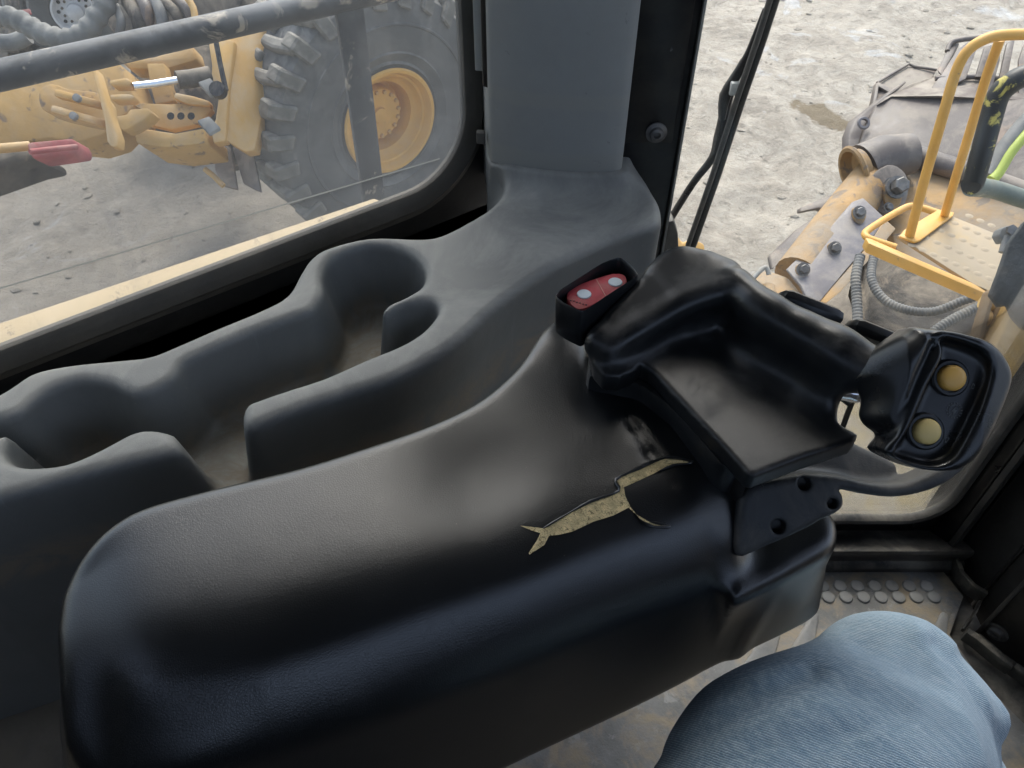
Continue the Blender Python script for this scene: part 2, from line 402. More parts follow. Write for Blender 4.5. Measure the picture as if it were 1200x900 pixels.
YEL_R = M('yellow handrail paint', (.66,.36,.075), .45, var=.08, vs_=10, bs=60, bd=.0004, dust=.25, dscale=12, dustc=(.5,.42,.3), wear=.34, wears=34, wearc=(.28,.17,.08))
YEL_M = M('muddy yellow steel', (.37,.225,.09), .75, var=.3, vs_=3, bs=30, bd=.003, dust=.9, dscale=3.5, dust_lo=.36, dust_hi=.6, dustc=(.30,.25,.19), wear=.43, wears=13, wearc=(.17,.125,.09))
YEL_F = M('weathered loader yellow', (.50,.31,.11), .65, var=.14, vs_=4, bs=30, bd=.002, dust=.6, dscale=4, dust_lo=.45, dust_hi=.62, dustc=(.42,.34,.24), wear=.40, wears=12, wearc=(.20,.14,.09))
RUSTY = M('worn bucket steel', (.115,.095,.085), .5, var=.2, vs_=3, bs=40, bd=.001, dust=.6, dscale=5, dust_lo=.45, dust_hi=.62, dustc=(.36,.31,.25), wear=.43, wears=3, wearc=(.20,.14,.10))
STEELD = M('dirty plate steel', (.17,.155,.158), .5, var=.12, vs_=9, bs=70, bd=.001, dust=.4, dscale=9, dustc=(.42,.37,.3))
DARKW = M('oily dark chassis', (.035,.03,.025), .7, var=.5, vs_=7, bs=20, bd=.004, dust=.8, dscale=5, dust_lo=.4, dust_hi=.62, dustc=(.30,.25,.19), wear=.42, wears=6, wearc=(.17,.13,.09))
TYRE = M('dusty tyre rubber', (.10,.098,.092), .85, var=.2, vs_=3, bs=40, bd=.002, dust=.7, dscale=5, dustc=(.32,.30,.27))
LUGM = M('muddy tyre lug', (.15,.14,.12), .9, var=.3, vs_=6, bs=40, bd=.003, dust=.8, dscale=6, dustc=(.36,.33,.28))
HOSE = M('grey conduit', (.16,.16,.155), .7, bs=60, bd=.0005, dust=.6, dscale=8, dustc=(.32,.29,.24))
RAILM = M('chipped grey black rail', (.03,.033,.037), .5, var=.3, vs_=14, bs=60, bd=.0006, dust=.8, dscale=5, dust_lo=.42, dust_hi=.6, dustc=(.28,.28,.28), wear=.42, wears=16, wearc=(.40,.34,.26))
BLKTUBE = M('chipped black tube', (.02,.022,.022), .5, bs=60, bd=.0005, wear=.42, wears=22, wearc=(.50,.42,.10))
REDM = M('faded red plastic', (.62,.075,.09), .5, var=.08, bs=400, bd=.0002, dust=.25, dscale=40)
REDP = M('weathered red paint', (.33,.07,.07), .7, bs=60, bd=.001, dust=.5, dscale=8)
WHITEP = M('white plastic', (.72,.78,.80), .5, var=.04, bd=0)
BTN = M('amber button', (.88,.50,.12), .42, var=.05, bd=0)
BTN2 = M('pale amber button', (.86,.64,.24), .45, var=.05, bd=0)
PRINT = M('faint white print', (.16,.16,.155), .6, var=.2, bd=0)
CHROME = M('chrome', (.75,.76,.78), .18, metal=1, var=.03, bd=0)
SILVER = M('dusty white rim', (.62,.62,.62), .5, var=.15, bs=30, bd=.001, dust=.4, dscale=8)
BOLTM = M('dull bolt', (.16,.155,.15), .5, metal=.5, var=.3, vs_=30, bs=200, bd=.0003, dust=.4, dscale=20)
FOAMM = M('dirty tan foam', (.66,.52,.27), .95, var=.25, vs_=120, bs=900, bd=.0010, wear=.44, wears=420, wearc=(.26,.20,.10))
LIME = M('lime reflective tape', (.42,.50,.10), .5, var=.1, bs=60, bd=.0003)
CLAMP = M('grey clamp casting', (.22,.22,.21), .6, bs=100, bd=.0005, dust=.5)
FLAP = M('cracked rubber flap', (.075,.08,.082), .75, var=.3, vs_=12, bs=14, bd=.012, wear=.40, wears=12, wearc=(.2,.2,.2))

def denim():
    mt, t, b = nodes('faded blue denim'); v = objco(t)
    mp = t.nodes.new('ShaderNodeMapping'); mp.inputs['Rotation'].default_value = (.35, .5, -.35); t.links.new(v, mp.inputs[0])
    wv = t.nodes.new('ShaderNodeTexWave'); wv.inputs['Scale'].default_value = 210; wv.inputs['Distortion'].default_value = 2.2; wv.inputs['Detail'].default_value = 3; wv.inputs['Detail Scale'].default_value = 1.6
    t.links.new(mp.outputs[0], wv.inputs[0])
    mp2 = t.nodes.new('ShaderNodeMapping'); mp2.inputs['Scale'].default_value = (12, 1.2, 12); mp2.inputs['Rotation'].default_value = (.3, .2, .9); t.links.new(v, mp2.inputs[0])
    st = noise(t, 22, 5, .6, mp2.outputs[0]); fade = noise(t, 6, 4, .6, v); sp = noise(t, 700, 2, .6, v)
    c = ramp(t, fade, .3, .7, (.22,.33,.43,1), (.38,.51,.61,1))
    c = mix(t, ramp(t, st, .4, .75), c, (.52,.62,.69)); c = mix(t, math_(t, 'MULTIPLY', wv.outputs['Fac'], .6), c, (.07,.115,.17))
    c = mix(t, math_(t, 'MULTIPLY', ramp(t, sp, .55, .72), .4), c, (.55,.62,.68))
    t.links.new(c, b.inputs['Base Color']); b.inputs['Roughness'].default_value = .95; b.inputs['Specular IOR Level'].default_value = .15
    b.inputs['Sheen Weight'].default_value = .25
    n1 = bump(t, b, wv.outputs['Fac'], .0006, .7); n2 = bump(t, b, noise(t, 500, 3, .6, v), .0004, .6, n1); bump(t, b, noise(t, 18, 4, .6, v, .6), .006, .45, n2)
    return mt
DENIM = denim()
def ground_mat():
    mt, t, b = nodes('dried mud and old snow'); v = objco(t)
    n1 = noise(t, 1.1, 10, .68, v, .8); c = ramp(t, n1, .32, .68, (.30,.262,.212,1), (.56,.495,.405,1))
    n2 = ramp(t, noise(t, 3.1, 10, .75, v, 1.2), .44, .60); c = mix(t, math_(t, 'MULTIPLY', n2, .55), c, (.62,.56,.47))
    n3 = ramp(t, noise(t, 9, 9, .75, v, .8), .52, .64); c = mix(t, math_(t, 'MULTIPLY', n3, .55), c, (.17,.15,.12))
    ice = ramp(t, noise(t, 1.3, 8, .6, v, 1.6), .60, .68); c = mix(t, math_(t, 'MULTIPLY', ice, .5), c, (.55,.565,.58))
    n4 = ramp(t, noise(t, 34, 6, .7, v), .60, .72); c = mix(t, math_(t, 'MULTIPLY', n4, .5), c, (.66,.63,.57))
    s = t.nodes.new('ShaderNodeSeparateXYZ'); t.links.new(v, s.inputs[0])
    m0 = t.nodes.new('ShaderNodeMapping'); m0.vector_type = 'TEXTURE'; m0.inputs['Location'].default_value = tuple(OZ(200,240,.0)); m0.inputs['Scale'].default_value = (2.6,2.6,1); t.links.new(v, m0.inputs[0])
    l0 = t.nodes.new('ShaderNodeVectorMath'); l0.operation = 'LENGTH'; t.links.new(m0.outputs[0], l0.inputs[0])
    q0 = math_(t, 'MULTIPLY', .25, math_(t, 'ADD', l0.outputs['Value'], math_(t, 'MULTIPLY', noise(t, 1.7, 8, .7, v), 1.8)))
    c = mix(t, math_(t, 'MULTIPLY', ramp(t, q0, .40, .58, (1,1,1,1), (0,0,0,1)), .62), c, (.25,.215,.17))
    mp = t.nodes.new('ShaderNodeMapping'); mp.vector_type = 'TEXTURE'; mp.inputs['Location'].default_value = tuple(OZ(967,137,.0)); mp.inputs['Rotation'].default_value = (0,0,-.05); mp.inputs['Scale'].default_value = (.17,.42,1); t.links.new(v, mp.inputs[0])
    ln = t.nodes.new('ShaderNodeVectorMath'); ln.operation = 'LENGTH'; t.links.new(mp.outputs[0], ln.inputs[0])
    q = math_(t, 'MULTIPLY', .25, math_(t, 'ADD', ln.outputs['Value'], math_(t, 'MULTIPLY', noise(t, 6, 6, .7, v), 1.6))); c = mix(t, math_(t, 'MULTIPLY', ramp(t, q, .37, .42, (1,1,1,1), (0,0,0,1)), .85), c, (.20,.15,.085))
    t.links.new(c, b.inputs['Base Color'])
    t.links.new(mix(t, ice, (.9,)*3, (.35,)*3), b.inputs['Roughness'])
    a = bump(t, b, noise(t, 6, 10, .75, v, .5),   .10, .8); bump(t, b, noise(t, 60, 8, .7, v), .02, .6, a)
    return mt
GROUND = ground_mat()
STAIN_UNUSED = 0 #'oily puddle stain', (.22,.18,.12), .55, var=.3, vs_=5, bs=10, bd=.01)
# ------------------------------------------------------------ the yard
def vnoise(x, y, seed):
    rng = np.random.RandomState(seed); g = rng.rand(256, 256).astype(np.float32)
    xi, yi = np.floor(x).astype(int), np.floor(y).astype(int); fx, fy = x-xi, y-yi; fx = fx*fx*(3-2*fx); fy = fy*fy*(3-2*fy)
    a = g[xi&255, yi&255]; b = g[(xi+1)&255, yi&255]; c = g[xi&255, (yi+1)&255]; d = g[(xi+1)&255, (yi+1)&255]
    return (a*(1-fx)+b*fx)*(1-fy)+(c*(1-fx)+d*fx)*fy
def fbm(x, y, seed, o=5, g=.55):
    r = 0; a = 1; s = 0
    for i in range(o): r = r+a*vnoise(x*2**i, y*2**i, seed+i); s += a; a *= g
    return r/s-.5
def build_ground():
    n = 620; u = np.linspace(-1, 1, n); k = 6.2; s = np.sinh(u*k)/math.sinh(k)*500
    cx, cy = 4.0, 5.0
    X, Y = np.meshgrid(s+cx, s+cy, indexing='ij')
    r = np.hypot(X-cx, Y-cy); f = np.clip(1.2-r/40, 0, 1)
    H = f*(-.035*sum(np.exp(-(((Y-y0-.25*np.sin(X*.5))/.16)**2))*(.7+.5*np.sin(X*16)) for y0 in (5.6, 7.8))*.5+fbm(X*.45, Y*.45, 1)*.16+fbm(X*2.2, Y*2.2, 9)*.09+np.abs(fbm(X*6, Y*6, 20))*.06)-.02
    co = np.stack([X, Y, H], -1).reshape(-1, 3); i = np.arange(n*n).reshape(n, n)
    q = np.stack([i[:-1,:-1], i[1:,:-1], i[1:,1:], i[:-1,1:]], -1).reshape(-1, 4)
    me = bpy.data.meshes.new('ground'); me.from_pydata(co.tolist(), [], q.tolist()); me.materials.append(GROUND)
    me.polygons.foreach_set('use_smooth', np.ones(len(q), bool))
    o = bpy.data.objects.new('ground', me); COL.objects.link(o); tag(o, kind='structure', label='pale dried mud yard with patches of old ice')
    rng = random.Random(3); bm = bmesh.new()           # loose stones and clods
    base = bmesh.new(); bmesh.ops.create_icosphere(base, subdivisions=1, radius=1); bv = [v.co.copy() for v in base.verts]; bf = [[v.index for v in fc.verts] for fc in base.faces]; base.free()
    V, Fc = [], []
    for kk in range(5200):
        x = rng.uniform(-3, 14); y = rng.uniform(-4, 13)
        if -1.2 < x < 1.6 and abs(y) < 1.1: continue
        s_ = .008+.03*rng.random()**4; z = float(fbm(np.array(x*.45), np.array(y*.45), 1)*.16+fbm(np.array(x*2.2), np.array(y*2.2), 9)*.09+abs(fbm(np.array(x*6), np.array(y*6), 20))*.06)-.02
        o_ = len(V); a = rng.random()*6.28; ca, sa = math.cos(a)*s_, math.sin(a)*s_; e = rng.uniform(.5, 1)
        for p in bv:
            j = rng.uniform(.75, 1.2); V.append((x+(p.x*ca*1.3-p.y*sa)*j, y+(p.x*sa*1.3+p.y*ca)*j, z+p.z*s_*e*j*.7))
        Fc += [[o_+q_ for q_ in f_] for f_ in bf]
    bm.free(); g = obj('gravel', V, Fc, GROUND); tag(g, 'small loose stones and clods scattered over the yard', 'gravel', kind='stuff')
build_ground()

# ------------------------------------------------------------ the cab shell
FL = C-1.33
def struct(o): o['kind'] = 'structure'; return o
struct(prism('cab_roof', [(-1.03,-.95,C+.50),(1.13,-.95,C+.50),(1.13,.06,C+.50),RG(.90,.86,C+.50),RG(.02,.86,C+.50),(.50,.78,C+.50),(-1.03,.78,C+.50)], (0,0,.06), INNERB))  # unseen; height and outline set for the reflections on the armrest
struct(box('rear_blocking_wall', (-1.0,-.07,C-.60), (.05,1.7,1.65), INNERB))  # unseen; raised to keep sky reflections off the armrest's near side
struct(box('right_blocking_wall', (.05,-.92,C-.72), (2.1,.05,1.44), INNERB))  # unseen; height set to block sky reflections yet still light the console
struct(prism('cab_floor', [(-.98,-.9,FL-.06),(1.10,-.9,FL-.06),(1.10,.02,FL-.06),RG(.87,.80,FL-.06),RG(.14,.80,FL-.06),(-.98,.72,FL-.06)], (0,0,.05), DUSTYB))
for n_, p_ in (('rear_post', (-1.0,.72)), ('rear_post', (-1.0,-.9)), ('front_post', (1.1,-.9))):
    struct(box(n_, (p_[0], p_[1], C-.25), (.09,.09,1.50), BLACKP))

# side window: rounded opening, wide dusty seal, glass
WY = .72; WB = C-.50
cz = OY(300, 296, WY).z; cr = OY(542, 60, WY).x
x0, x1, z0, z1, rr = -.95, cr, cz, C+.40, .085
path = []
for cxx, czz, a0 in ((x1-rr, z0+rr, -90), (x1-rr, z1-rr, 0), (x0+rr, z1-rr, 90), (x0+rr, z0+rr, 180)):
    for k in range(13):
        a = math.radians(a0+90*k/12); path.append((cxx+math.cos(a)*rr, czz+math.sin(a)*rr, math.cos(a), math.sin(a)))
def ring(name, prof, mat, parent, path, to3, smooth=True):     # prof: (offset outward, depth towards the operator)
    n, k = len(path), len(prof); V = [to3(a+c*o_, b+d*o_, dp) for a, b, c, d in path for o_, dp in prof]
    Fc = [(i*k+j, i*k+j+1, ((i+1)%n)*k+j+1, ((i+1)%n)*k+j) for i in range(n) for j in range(k-1)]
    bm = bmesh.new(); vv = [bm.verts.new(v) for v in V]
    for f in Fc: bm.faces.new([vv[i] for i in f])
    return from_bm(name, bm, mat, parent, smooth, None, 40)
side = thing('side_window', 'large dusty side window with brown rubber seal left of the grey pillar', 'window', (0, WY, cz))
ws3 = lambda a, b, d: Vector((a, WY-d, b))
ring('rubber_seal', [(.0,-.01),(.0,.002),(.003,.005),(.012,.007),(.020,.008),(.024,.005),(.026,-.002),(.036,-.004)], SEAL, side, path, ws3)
pane = obj('window_pane', [ws3(a+c*.003, b+d*.003, 0) for a, b, c, d in path]+[ws3(a+c*.003, b+d*.003, -.005) for a, b, c, d in path],
    [tuple(range(len(path)))]+[tuple(reversed(range(len(path), 2*len(path))))]+[(i, (i+1)%len(path), (i+1)%len(path)+len(path), i+len(path)) for i in range(len(path))], G_DIRTY, side)
l0, l1 = OY(0,345,WY-.002), OY(520,190,WY-.002); dl = (l1-l0).normalized()
EDGE = bpy.data.materials.new('pale dried waterline'); EDGE.use_nodes = True
_t = EDGE.node_tree; _a = _t.nodes.new('ShaderNodeBsdfTranslucent'); _a.inputs[0].default_value = (.40,.40,.38,1); _t.links.new(_a.outputs[0], _t.nodes['Material Output'].inputs[0])
prism('dirt_line', [l0-dl*.3+Vector((0,.009,0)), l1+Vector((0,.009,0)), l1+Vector((0,.009,.0014)), l0-dl*.3+Vector((0,.009,.0014))], (0,-.0008,0), EDGE, side)  # thin line of dried dirt on the pane, no glazing part
# black wall round the opening
ow = []
X0, X1, ZZ0, ZZ1 = -1.0, .52, FL, C+.50
for a, b, c, d in path:
    a2, b2 = a+c*.036, b+d*.036; t = min([((X1 if c > 0 else X0)-a2)/c if abs(c) > 1e-6 else 9, ((ZZ1 if d > 0 else ZZ0)-b2)/d if abs(d) > 1e-6 else 9])
    ow.append((a2, b2, a2+c*t, b2+d*t))
V = []; 
for a2, b2, a3, b3 in ow:
    V += [(a2, WY+.004, b2), (a3, WY+.004, b3), (a3, WY+.05, b3), (a2, WY+.05, b2)]
n = len(ow); Fc = []
for i in range(n):
    j = (i+1)%n
    for k in range(4): Fc.append((i*4+k, i*4+(k+1)%4, j*4+(k+1)%4, j*4+k))
# corners of the outer rectangle
bm = bmesh.new(); vv = [bm.verts.new(v) for v in V]
for f in Fc: bm.faces.new([vv[i] for i in f])
lw = from_bm('left_wall', bm, INNERB, None); struct(lw)
struct(prism('sill_panel', [(-1.0,WY+.004,FL),(.52,WY+.004,FL),(.52,WY+.004,cz-.06),(-1.0,WY+.004,cz-.06)], (0,.05,0), INNERB))

# yellow ledge outside below the side window
zl = cz-.012
a, b = OY(438,232,WY+.07), OY(462,239,WY+.03)
lo_ = [OZ(-60,398,zl), OZ(438,232,zl), OZ(464,241,zl), OZ(-60,440,zl)]
LEDGE = M('dusty yellow ledge paint', (.46,.35,.20), .55, var=.05, vs_=5, bs=60, bd=.0003, dust=.3, dscale=6, dustc=(.62,.52,.38))  # one plain paint colour under a little dust
tag(prism('yellow_ledge', lo_, (0,0,-.02), LEDGE, None, .002), 'narrow yellow painted ledge outside along the foot of the side window', 'ledge')

# guard rail outside the side window
gy = 1.28
gr = thing('guard_rail', 'chipped dark steel rail with one upright outside the side window', 'rail', OY(430,215,gy))
tube('rail', [OY(-160,124,gy), OY(405,-2,gy), OY(700,-66,gy)], .021, RAILM, gr, 14)
p0, p1 = OY(405,-4,gy), OY(430,214,gy)
prism('upright', [p0+Vector((-.026,0,0)), p0+Vector((.026,0,0)), Vector((p1.x+.022,gy,p1.z-.35)), Vector((p1.x-.022,gy,p1.z-.35))], (0,-.012,0), RAILM, gr, .002)

# black A pillar and grey trim
gP = .80
rl = OG(752,120,gP).dot(R); rrr = OG(800,140,gP).dot(R)
pil = thing('door_pillar', 'glossy black steel pillar between the grey trim and the windscreen', 'pillar', RG(rl, gP, FL))
prism('post', [RG(rl-.10,gP,FL), RG(rrr,gP,FL), RG(rrr+.012,gP+.05,FL), RG(rl-.10,gP+.05,FL)], (0,0,C+.499-FL), BLACKP, pil, .003)
zj = OG(770,166,gP).z
prism('cover_plate', [RG(rl-.06,gP-.003,zj), RG(rrr-.008,gP-.003,zj), RG(rrr-.008,gP-.0005,zj), RG(rl-.06,gP-.0005,zj)], (0,0,C+.495-zj), BLACKP, pil, .001)
prism('glass_edge', [RG(rrr+.001,gP-.004,FL+.3), RG(rrr+.0035,gP-.004,FL+.3), RG(rrr+.0035,gP+.02,FL+.3), RG(rrr+.001,gP+.02,FL+.3)], (0,0,C+.48-FL-.3), M('pale sealant line', (.30,.29,.25), .6), pil)
bc = OG(769,155,gP-.003)
lathe('bolt', [(0,0),(.012,0),(.012,.002),(.008,.004),(.007,.007),(.004,.008),(.0035,.004),(0,.004)], bc, -G, BOLTM, pil, 20)
lathe('small_screw', [(0,0),(.0018,0),(.0012,.0012),(0,.0015)], OG(786,58,gP-.003), -G, BOLTM, pil, 10)

# console footprint levels
ZC = C-.47
trim = thing('pillar_trim', 'curved grey plastic pillar cover with scuffed lighter bands', 'pillar cover', OG(650,200,.77))
zb = C-.458
ft = [OZ(574,188,zb), OZ(580,191,zb), OZ(610,199,zb), OZ(650,204,zb), OZ(690,206,zb), OZ(718,205,zb), OZ(728,202,zb)]
inn = (ft[-1]-ft[0]).normalized(); 
back = [ft[-1]+G*.03+inn*.004, ft[-1]+G*.10, ft[0]+G*.08-inn*.01, ft[0]+G*.01-inn*.003]
HT = C+.495-zb
def leanv(p, z): return Vector((p.x, p.y, p.z+z))
prism('cover', catmull(ft, 4)+back, (0,0,HT), TRIM, trim, .0015)
gw = ft[0]-inn*.002+G*.008
prism('edge_channel', [OZ(563,60,0)*0+gw-inn*.012+Vector((0,0,.10)), gw+Vector((0,0,.10)), gw+G*.02+Vector((0,0,.10)), gw+G*.02-inn*.012+Vector((0,0,.10))], (0,0,.56), TRIM2, trim, .001)
prism('edge_slot', [gw-inn*.004-G*.004+Vector((0,0,.085)), gw+inn*.002-G*.006+Vector((0,0,.085)), gw+inn*.002+G*.006+Vector((0,0,.085)), gw-inn*.004+G*.006+Vector((0,0,.085))], (0,0,.56), BLACKP, trim, .001)
box('catch', gw-inn*.008+Vector((0,0,.024)), (.010,.010,.014), SEAL, trim, (inn, G, Z), .002)

# ------------------------------------------------------------ grey side console (one moulding)
con = thing('side_console', 'dusty grey moulded side console with cup holders under the side window', 'console', (.2,.45,C-.80))
outer = pxz([(-160,520),(-60,485),(0,456),(37,433),(83,423),(142,417),(175,413),(208,400),(250,382),(308,358),(335,342),(350,317),(362,300),(383,287),(433,275),(493,276),(517,272),(547,257),(574,240),
             (600,215),(640,196),(700,198),(745,205),(768,226),(776,245),(772,262),(740,272),(700,288),(650,312),(617,332),(577,362),(545,392),(513,415),(460,443),(400,462),(345,480),(300,498),(283,502),(240,520),(200,530),(140,544),(60,566),(0,583),(-120,615)], ZC, 4)
lowr = pxz([(-160,640),(-60,600),(0,570),(83,540),(175,530),(250,500),(330,470),(383,400),(433,390),(493,390),(547,370),(574,350),
            (640,300),(700,290),(745,300),(768,320),(778,345),(775,400),(740,470),(700,510),(617,560),(577,590),(513,640),(400,700),(300,740),(240,760),(140,790),(60,820),(0,840),(-120,880)], ZC-.30, 4)
cup = [(377,340),(376,322),(385,302),(412,288),(443,284),(480,294),(498,314),(495,332),(476,345),(456,354),(449,362),(452,364),(470,354),(490,351),(508,352),(514,362),(505,376),(490,390),(467,403),(430,418),
       (380,440),(340,453),(305,465),(287,474),(284,500),(286,560),(270,640),(232,640),(226,560),(205,512),(190,503),(172,501),(158,503),(142,510),(120,522),(95,534),(70,542),(33,545),(10,540),(2,527),(6,508),(-10,512),(-60,530),(-90,520),(-60,498),(-10,490),(18,482),(40,464),(64,450),(96,443),(128,447),(152,458),(172,457),(192,447),(203,438),(212,424),(232,413),(290,388),(346,368),(366,360)]
wellt = pxz(cup, ZC, 3)
def con_f(X, Y, Z_):
    do, dl_ = poly2(X, Y, outer), poly2(X, Y, lowr)
    t = np.clip((ZC-.01-Z_)/.29, 0, 1); side_ = do*(1-t)+dl_*t
    # collar rising to the pillar trim
    fc = [(p.x, p.y) for p in catmull(ft, 3)]+[(p.x, p.y) for p in back]
    dc = poly2(X, Y, fc)
    body = smax(side_, Z_-ZC, .013)
    col = smax(dc-.001, Z_-(zb-.002), .003)
    body = smin(body, np.maximum(col, ZC-.05-Z_), .045)
    dw = poly2(X, Y, wellt)
    draft = (ZC-Z_)*.16
    well = smax(dw+draft, (ZC-.078)-Z_, .010)
    body = smax(body, -well, .010)
    return np.maximum(body, (C-.79)-Z_)
pt = np.array([tuple(p) for p in outer+lowr]); 
sdf_mesh('console_body', (-.42, pt[:,1].min()-.01, C-.80), (pt[:,0].max()+.02, pt[:,1].max()+.12, zb+.01), .0032, con_f, CONS, con)

# ------------------------------------------------------------ armrest pad
ZA = C-.42
arm = thing('armrest', 'large glossy black vinyl armrest with a torn top beside the console', 'armrest', tuple(OZ(500,650,ZA-.2)))
top = pxz([(66,700),(72,668),(92,640),(125,612),(165,590),(230,570),(280,557),(350,540),(420,519),(500,492),(560,464),(600,430),(621,401),(636,380),(655,366),(678,372),(690,396),(696,426),(704,440),(722,434),(746,426),(775,443),(812,488),(850,539),(871,576),
           (874,608),(854,624),(820,640),(760,660),(700,682),(640,706),(560,735),(480,765),(400,795),(300,826),(200,850),(130,858),(95,850),(72,800)], ZA, 4)
bot = pxz([(75,900),(72,860),(92,830),(125,800),(165,780),(230,760),(280,747),(350,730),(420,709),(500,690),(560,665),(600,640),(640,600),(700,590),(764,600),(838,640),
           (880,672),(880,700),(860,768),(820,795),(760,826),(700,855),(620,893),(560,922),(480,958),(400,990),(300,1030),(200,1060),(130,1070),(95,1050),(80,980)], ZA-.20, 4)
skt = pxz([(840,640),(866,628),(900,612),(940,594),(962,588),(977,598),(984,618),(977,640),(940,664),(900,688),(868,706),(850,690)], ZA-.055, 4)
skb = pxz([(840,740),(866,720),(900,700),(950,694),(959,718),(950,732),(915,750),(880,766),(858,774)], ZA-.20, 4)
def gz(px, py, z): p = OZ(px, py, z); return p.x, p.y
def arm_f(X, Y, Z_):
    a, b = poly2(X, Y, top), poly2(X, Y, bot)
    t = np.clip((ZA-Z_)/.20, 0, 1.1); s = a*(1-t)+b*t
    h = ZA+0*X+0*Y
    bx, by = gz(655,400,ZA); h = h+.005*np.exp(-((X-bx)**2+(Y-by)**2)/(.022**2))
    bx, by = gz(735,500,ZA); h = h+.003*np.exp(-((X-bx)**2+(Y-by)**2)/(.03**2))
    bx, by = gz(560,560,ZA); h = h-.006*np.exp(-((X-bx)**2+(Y-by)**2)/(.05**2))
    # soft creases: along the front edge and by the tear
    c2 = [gz(*q, ZA) for q in ((730,470),(742,500),(762,530),(790,560))]
    for p_, q_ in zip(c2, c2[1:]): h = h-.0010*np.exp(-(cap(X, Y, 0*X, (*p_,0), (*q_,0), 0)**2)/(.005**2))
    nl = [gz(*q, ZA) for q in ((100,850),(300,826),(480,765),(640,706),(850,622))]; dn = None
    for p_, q_ in zip(nl, nl[1:]):
        c_ = cap(X, Y, 0*X, (*p_,0), (*q_,0), 0); dn = c_ if dn is None else np.minimum(dn, c_)
    h = h-.020*np.exp(-(dn/.038)**2)
    df = cap(X, Y, 0*X, (*gz(745,428,ZA),0), (*gz(866,580,ZA),0), 0); h = h-.002*np.exp(-(df/.030)**2)
    dl = cap(X, Y, 0*X, (*gz(66,680,ZA),0), (*gz(80,860,ZA),0), 0); h = h-.012*np.exp(-(dl/.03)**2)
    d = smax(s, Z_-h, (.013+.036*np.exp(-(dn/.045)**2)).astype(np.float32))
    c, e = poly2(X, Y, skt), poly2(X, Y, skb); t2 = np.clip((ZA-.055-Z_)/.145, 0, 1.1)
    k = smax(c*(1-t2)+e*t2, Z_-(ZA-.055), .014)
    d = smin(d, k, .018)
    wob = .0007*np.sin(X*26+Y*17)*np.sin(Z_*22+Y*18)
    return smax(d+wob, (ZA-.205)-Z_, .02)
pt = np.array([tuple(p) for p in top+bot+skt+skb])
pad = sdf_mesh('pad', (pt[:,0].min()-.02, pt[:,1].min()-.02, ZA-.215), (pt[:,0].max()+.02, pt[:,1].max()+.02, ZA+.03), .0022, arm_f, VINYL, arm)
# the tear: dirty foam showing, with a dark vinyl lip that doubles as its shadow line
tearz = [((551+a*.3), (450+b*.3)) for a, b in ((195,555),(262,562),(285,566),(370,515),(470,460),(580,420),(568,375),(660,330),(740,295),(800,290),(862,305),(860,312),(790,320),(720,350),(660,378),(600,405),(606,440),(625,480),(650,512),(700,540),(778,556),(765,560),(715,560),(670,540),(640,505),(618,485),(560,515),(480,540),(400,578),(350,590),(308,595),(290,630),(232,668),(228,662),(262,610),(274,584),(240,574))]
me_ = pad.data; off = Vector(arm.location)
tree = BVHTree.FromPolygons([tuple(v.co+off) for v in me_.vertices], [tuple(p.vertices) for p in me_.polygons])
def onpad(px, py, lift=.0005):
    h = tree.ray_cast(CAM, ray(px, py).normalized())
    return (h[0] if h[0] else OZ(px, py, ZA))+Vector((0,0,lift))
def on_surface(poly, lift, step):
    xs = [p[0] for p in poly]; ys = [p[1] for p in poly]; bm = bmesh.new()
    vs0 = [bm.verts.new((p[0], p[1], 0)) for p in poly]; es = [bm.edges.new((vs0[i], vs0[(i+1)%len(vs0)])) for i in range(len(vs0))]
    bmesh.ops.triangle_fill(bm, edges=es, use_beauty=True)
    for it in range(4):
        lg = [e for e in bm.edges if e.calc_length() > step]
        if not lg: break
        bmesh.ops.subdivide_edges(bm, edges=lg, cuts=1, use_grid_fill=False); bmesh.ops.triangulate(bm, faces=bm.faces)
    for v in bm.verts: v.co = onpad(v.co.x, v.co.y, lift)
    return bm
# drop tiny duplicates then build
bmf = on_surface(tearz, .0005, 5)
foam = from_bm('torn_foam', bmf, FOAMM, arm, True); foam['label'] = 'tan foam showing through the long ragged tear'
for seg_ in (tearz[2:14], tearz[19:25]):
    lp = catmull([onpad(a, b, .0006) for a, b in seg_], 3); k_ = len(lp)-1
    tube('tear_shadow_lip', lp, [.0002+.0010*math.sin(math.pi*i_/k_)**.5+.0003*math.sin(i_*1.3) for i_ in range(k_+1)], VINYL, arm, 7)

# ------------------------------------------------------------ black control pod at the front of the armrest
pod = thing('control_pod', 'black moulded control pod with flat tray at the front end of the armrest', 'control pod', tuple(OZ(850,500,C-.48)))
ZT = C-.388
q3 = lambda L_: [OZ(a, b, C+z) for a, b, z in L_]
basep = q3([(a, b, -.388) for a, b in ((692,410),(740,362),(788,318),(850,335),(880,380),(940,430),(968,462),(970,482),(981,495),(998,503),(1007,509),(1001,516),(940,536),(885,557),(877,555),(850,525),(800,472),(762,432),(750,424),(742,434),(725,441),(708,440),(697,428))])
def lerp_line(L_, n):
    c = catmull(L_, 12); return [c[int(round(i*(len(c)-1)/(n-1)))] for i in range(n)]
def web(X, Y, Z_, A_, B_, n, r0, r1, k=.006):
    d = None
    for p, q in zip(lerp_line(A_, n), lerp_line(B_, n)):
        c = cap(X, Y, Z_, p, q, r0, r1); d = c if d is None else smin(d, c, k)
    return d
crest = q3([(864,334,-.350),(884,356,-.3505),(905,371,-.352),(940,391,-.354),(975,409,-.355),(1016,433,-.357)]); crr = [.0085,.0095,.0115,.013,.0145,.0165]
foot_ = q3([(850,376,-.387),(866,404,-.389),(890,430,-.390),(925,452,-.390),(950,468,-.390),(966,482,-.389)])
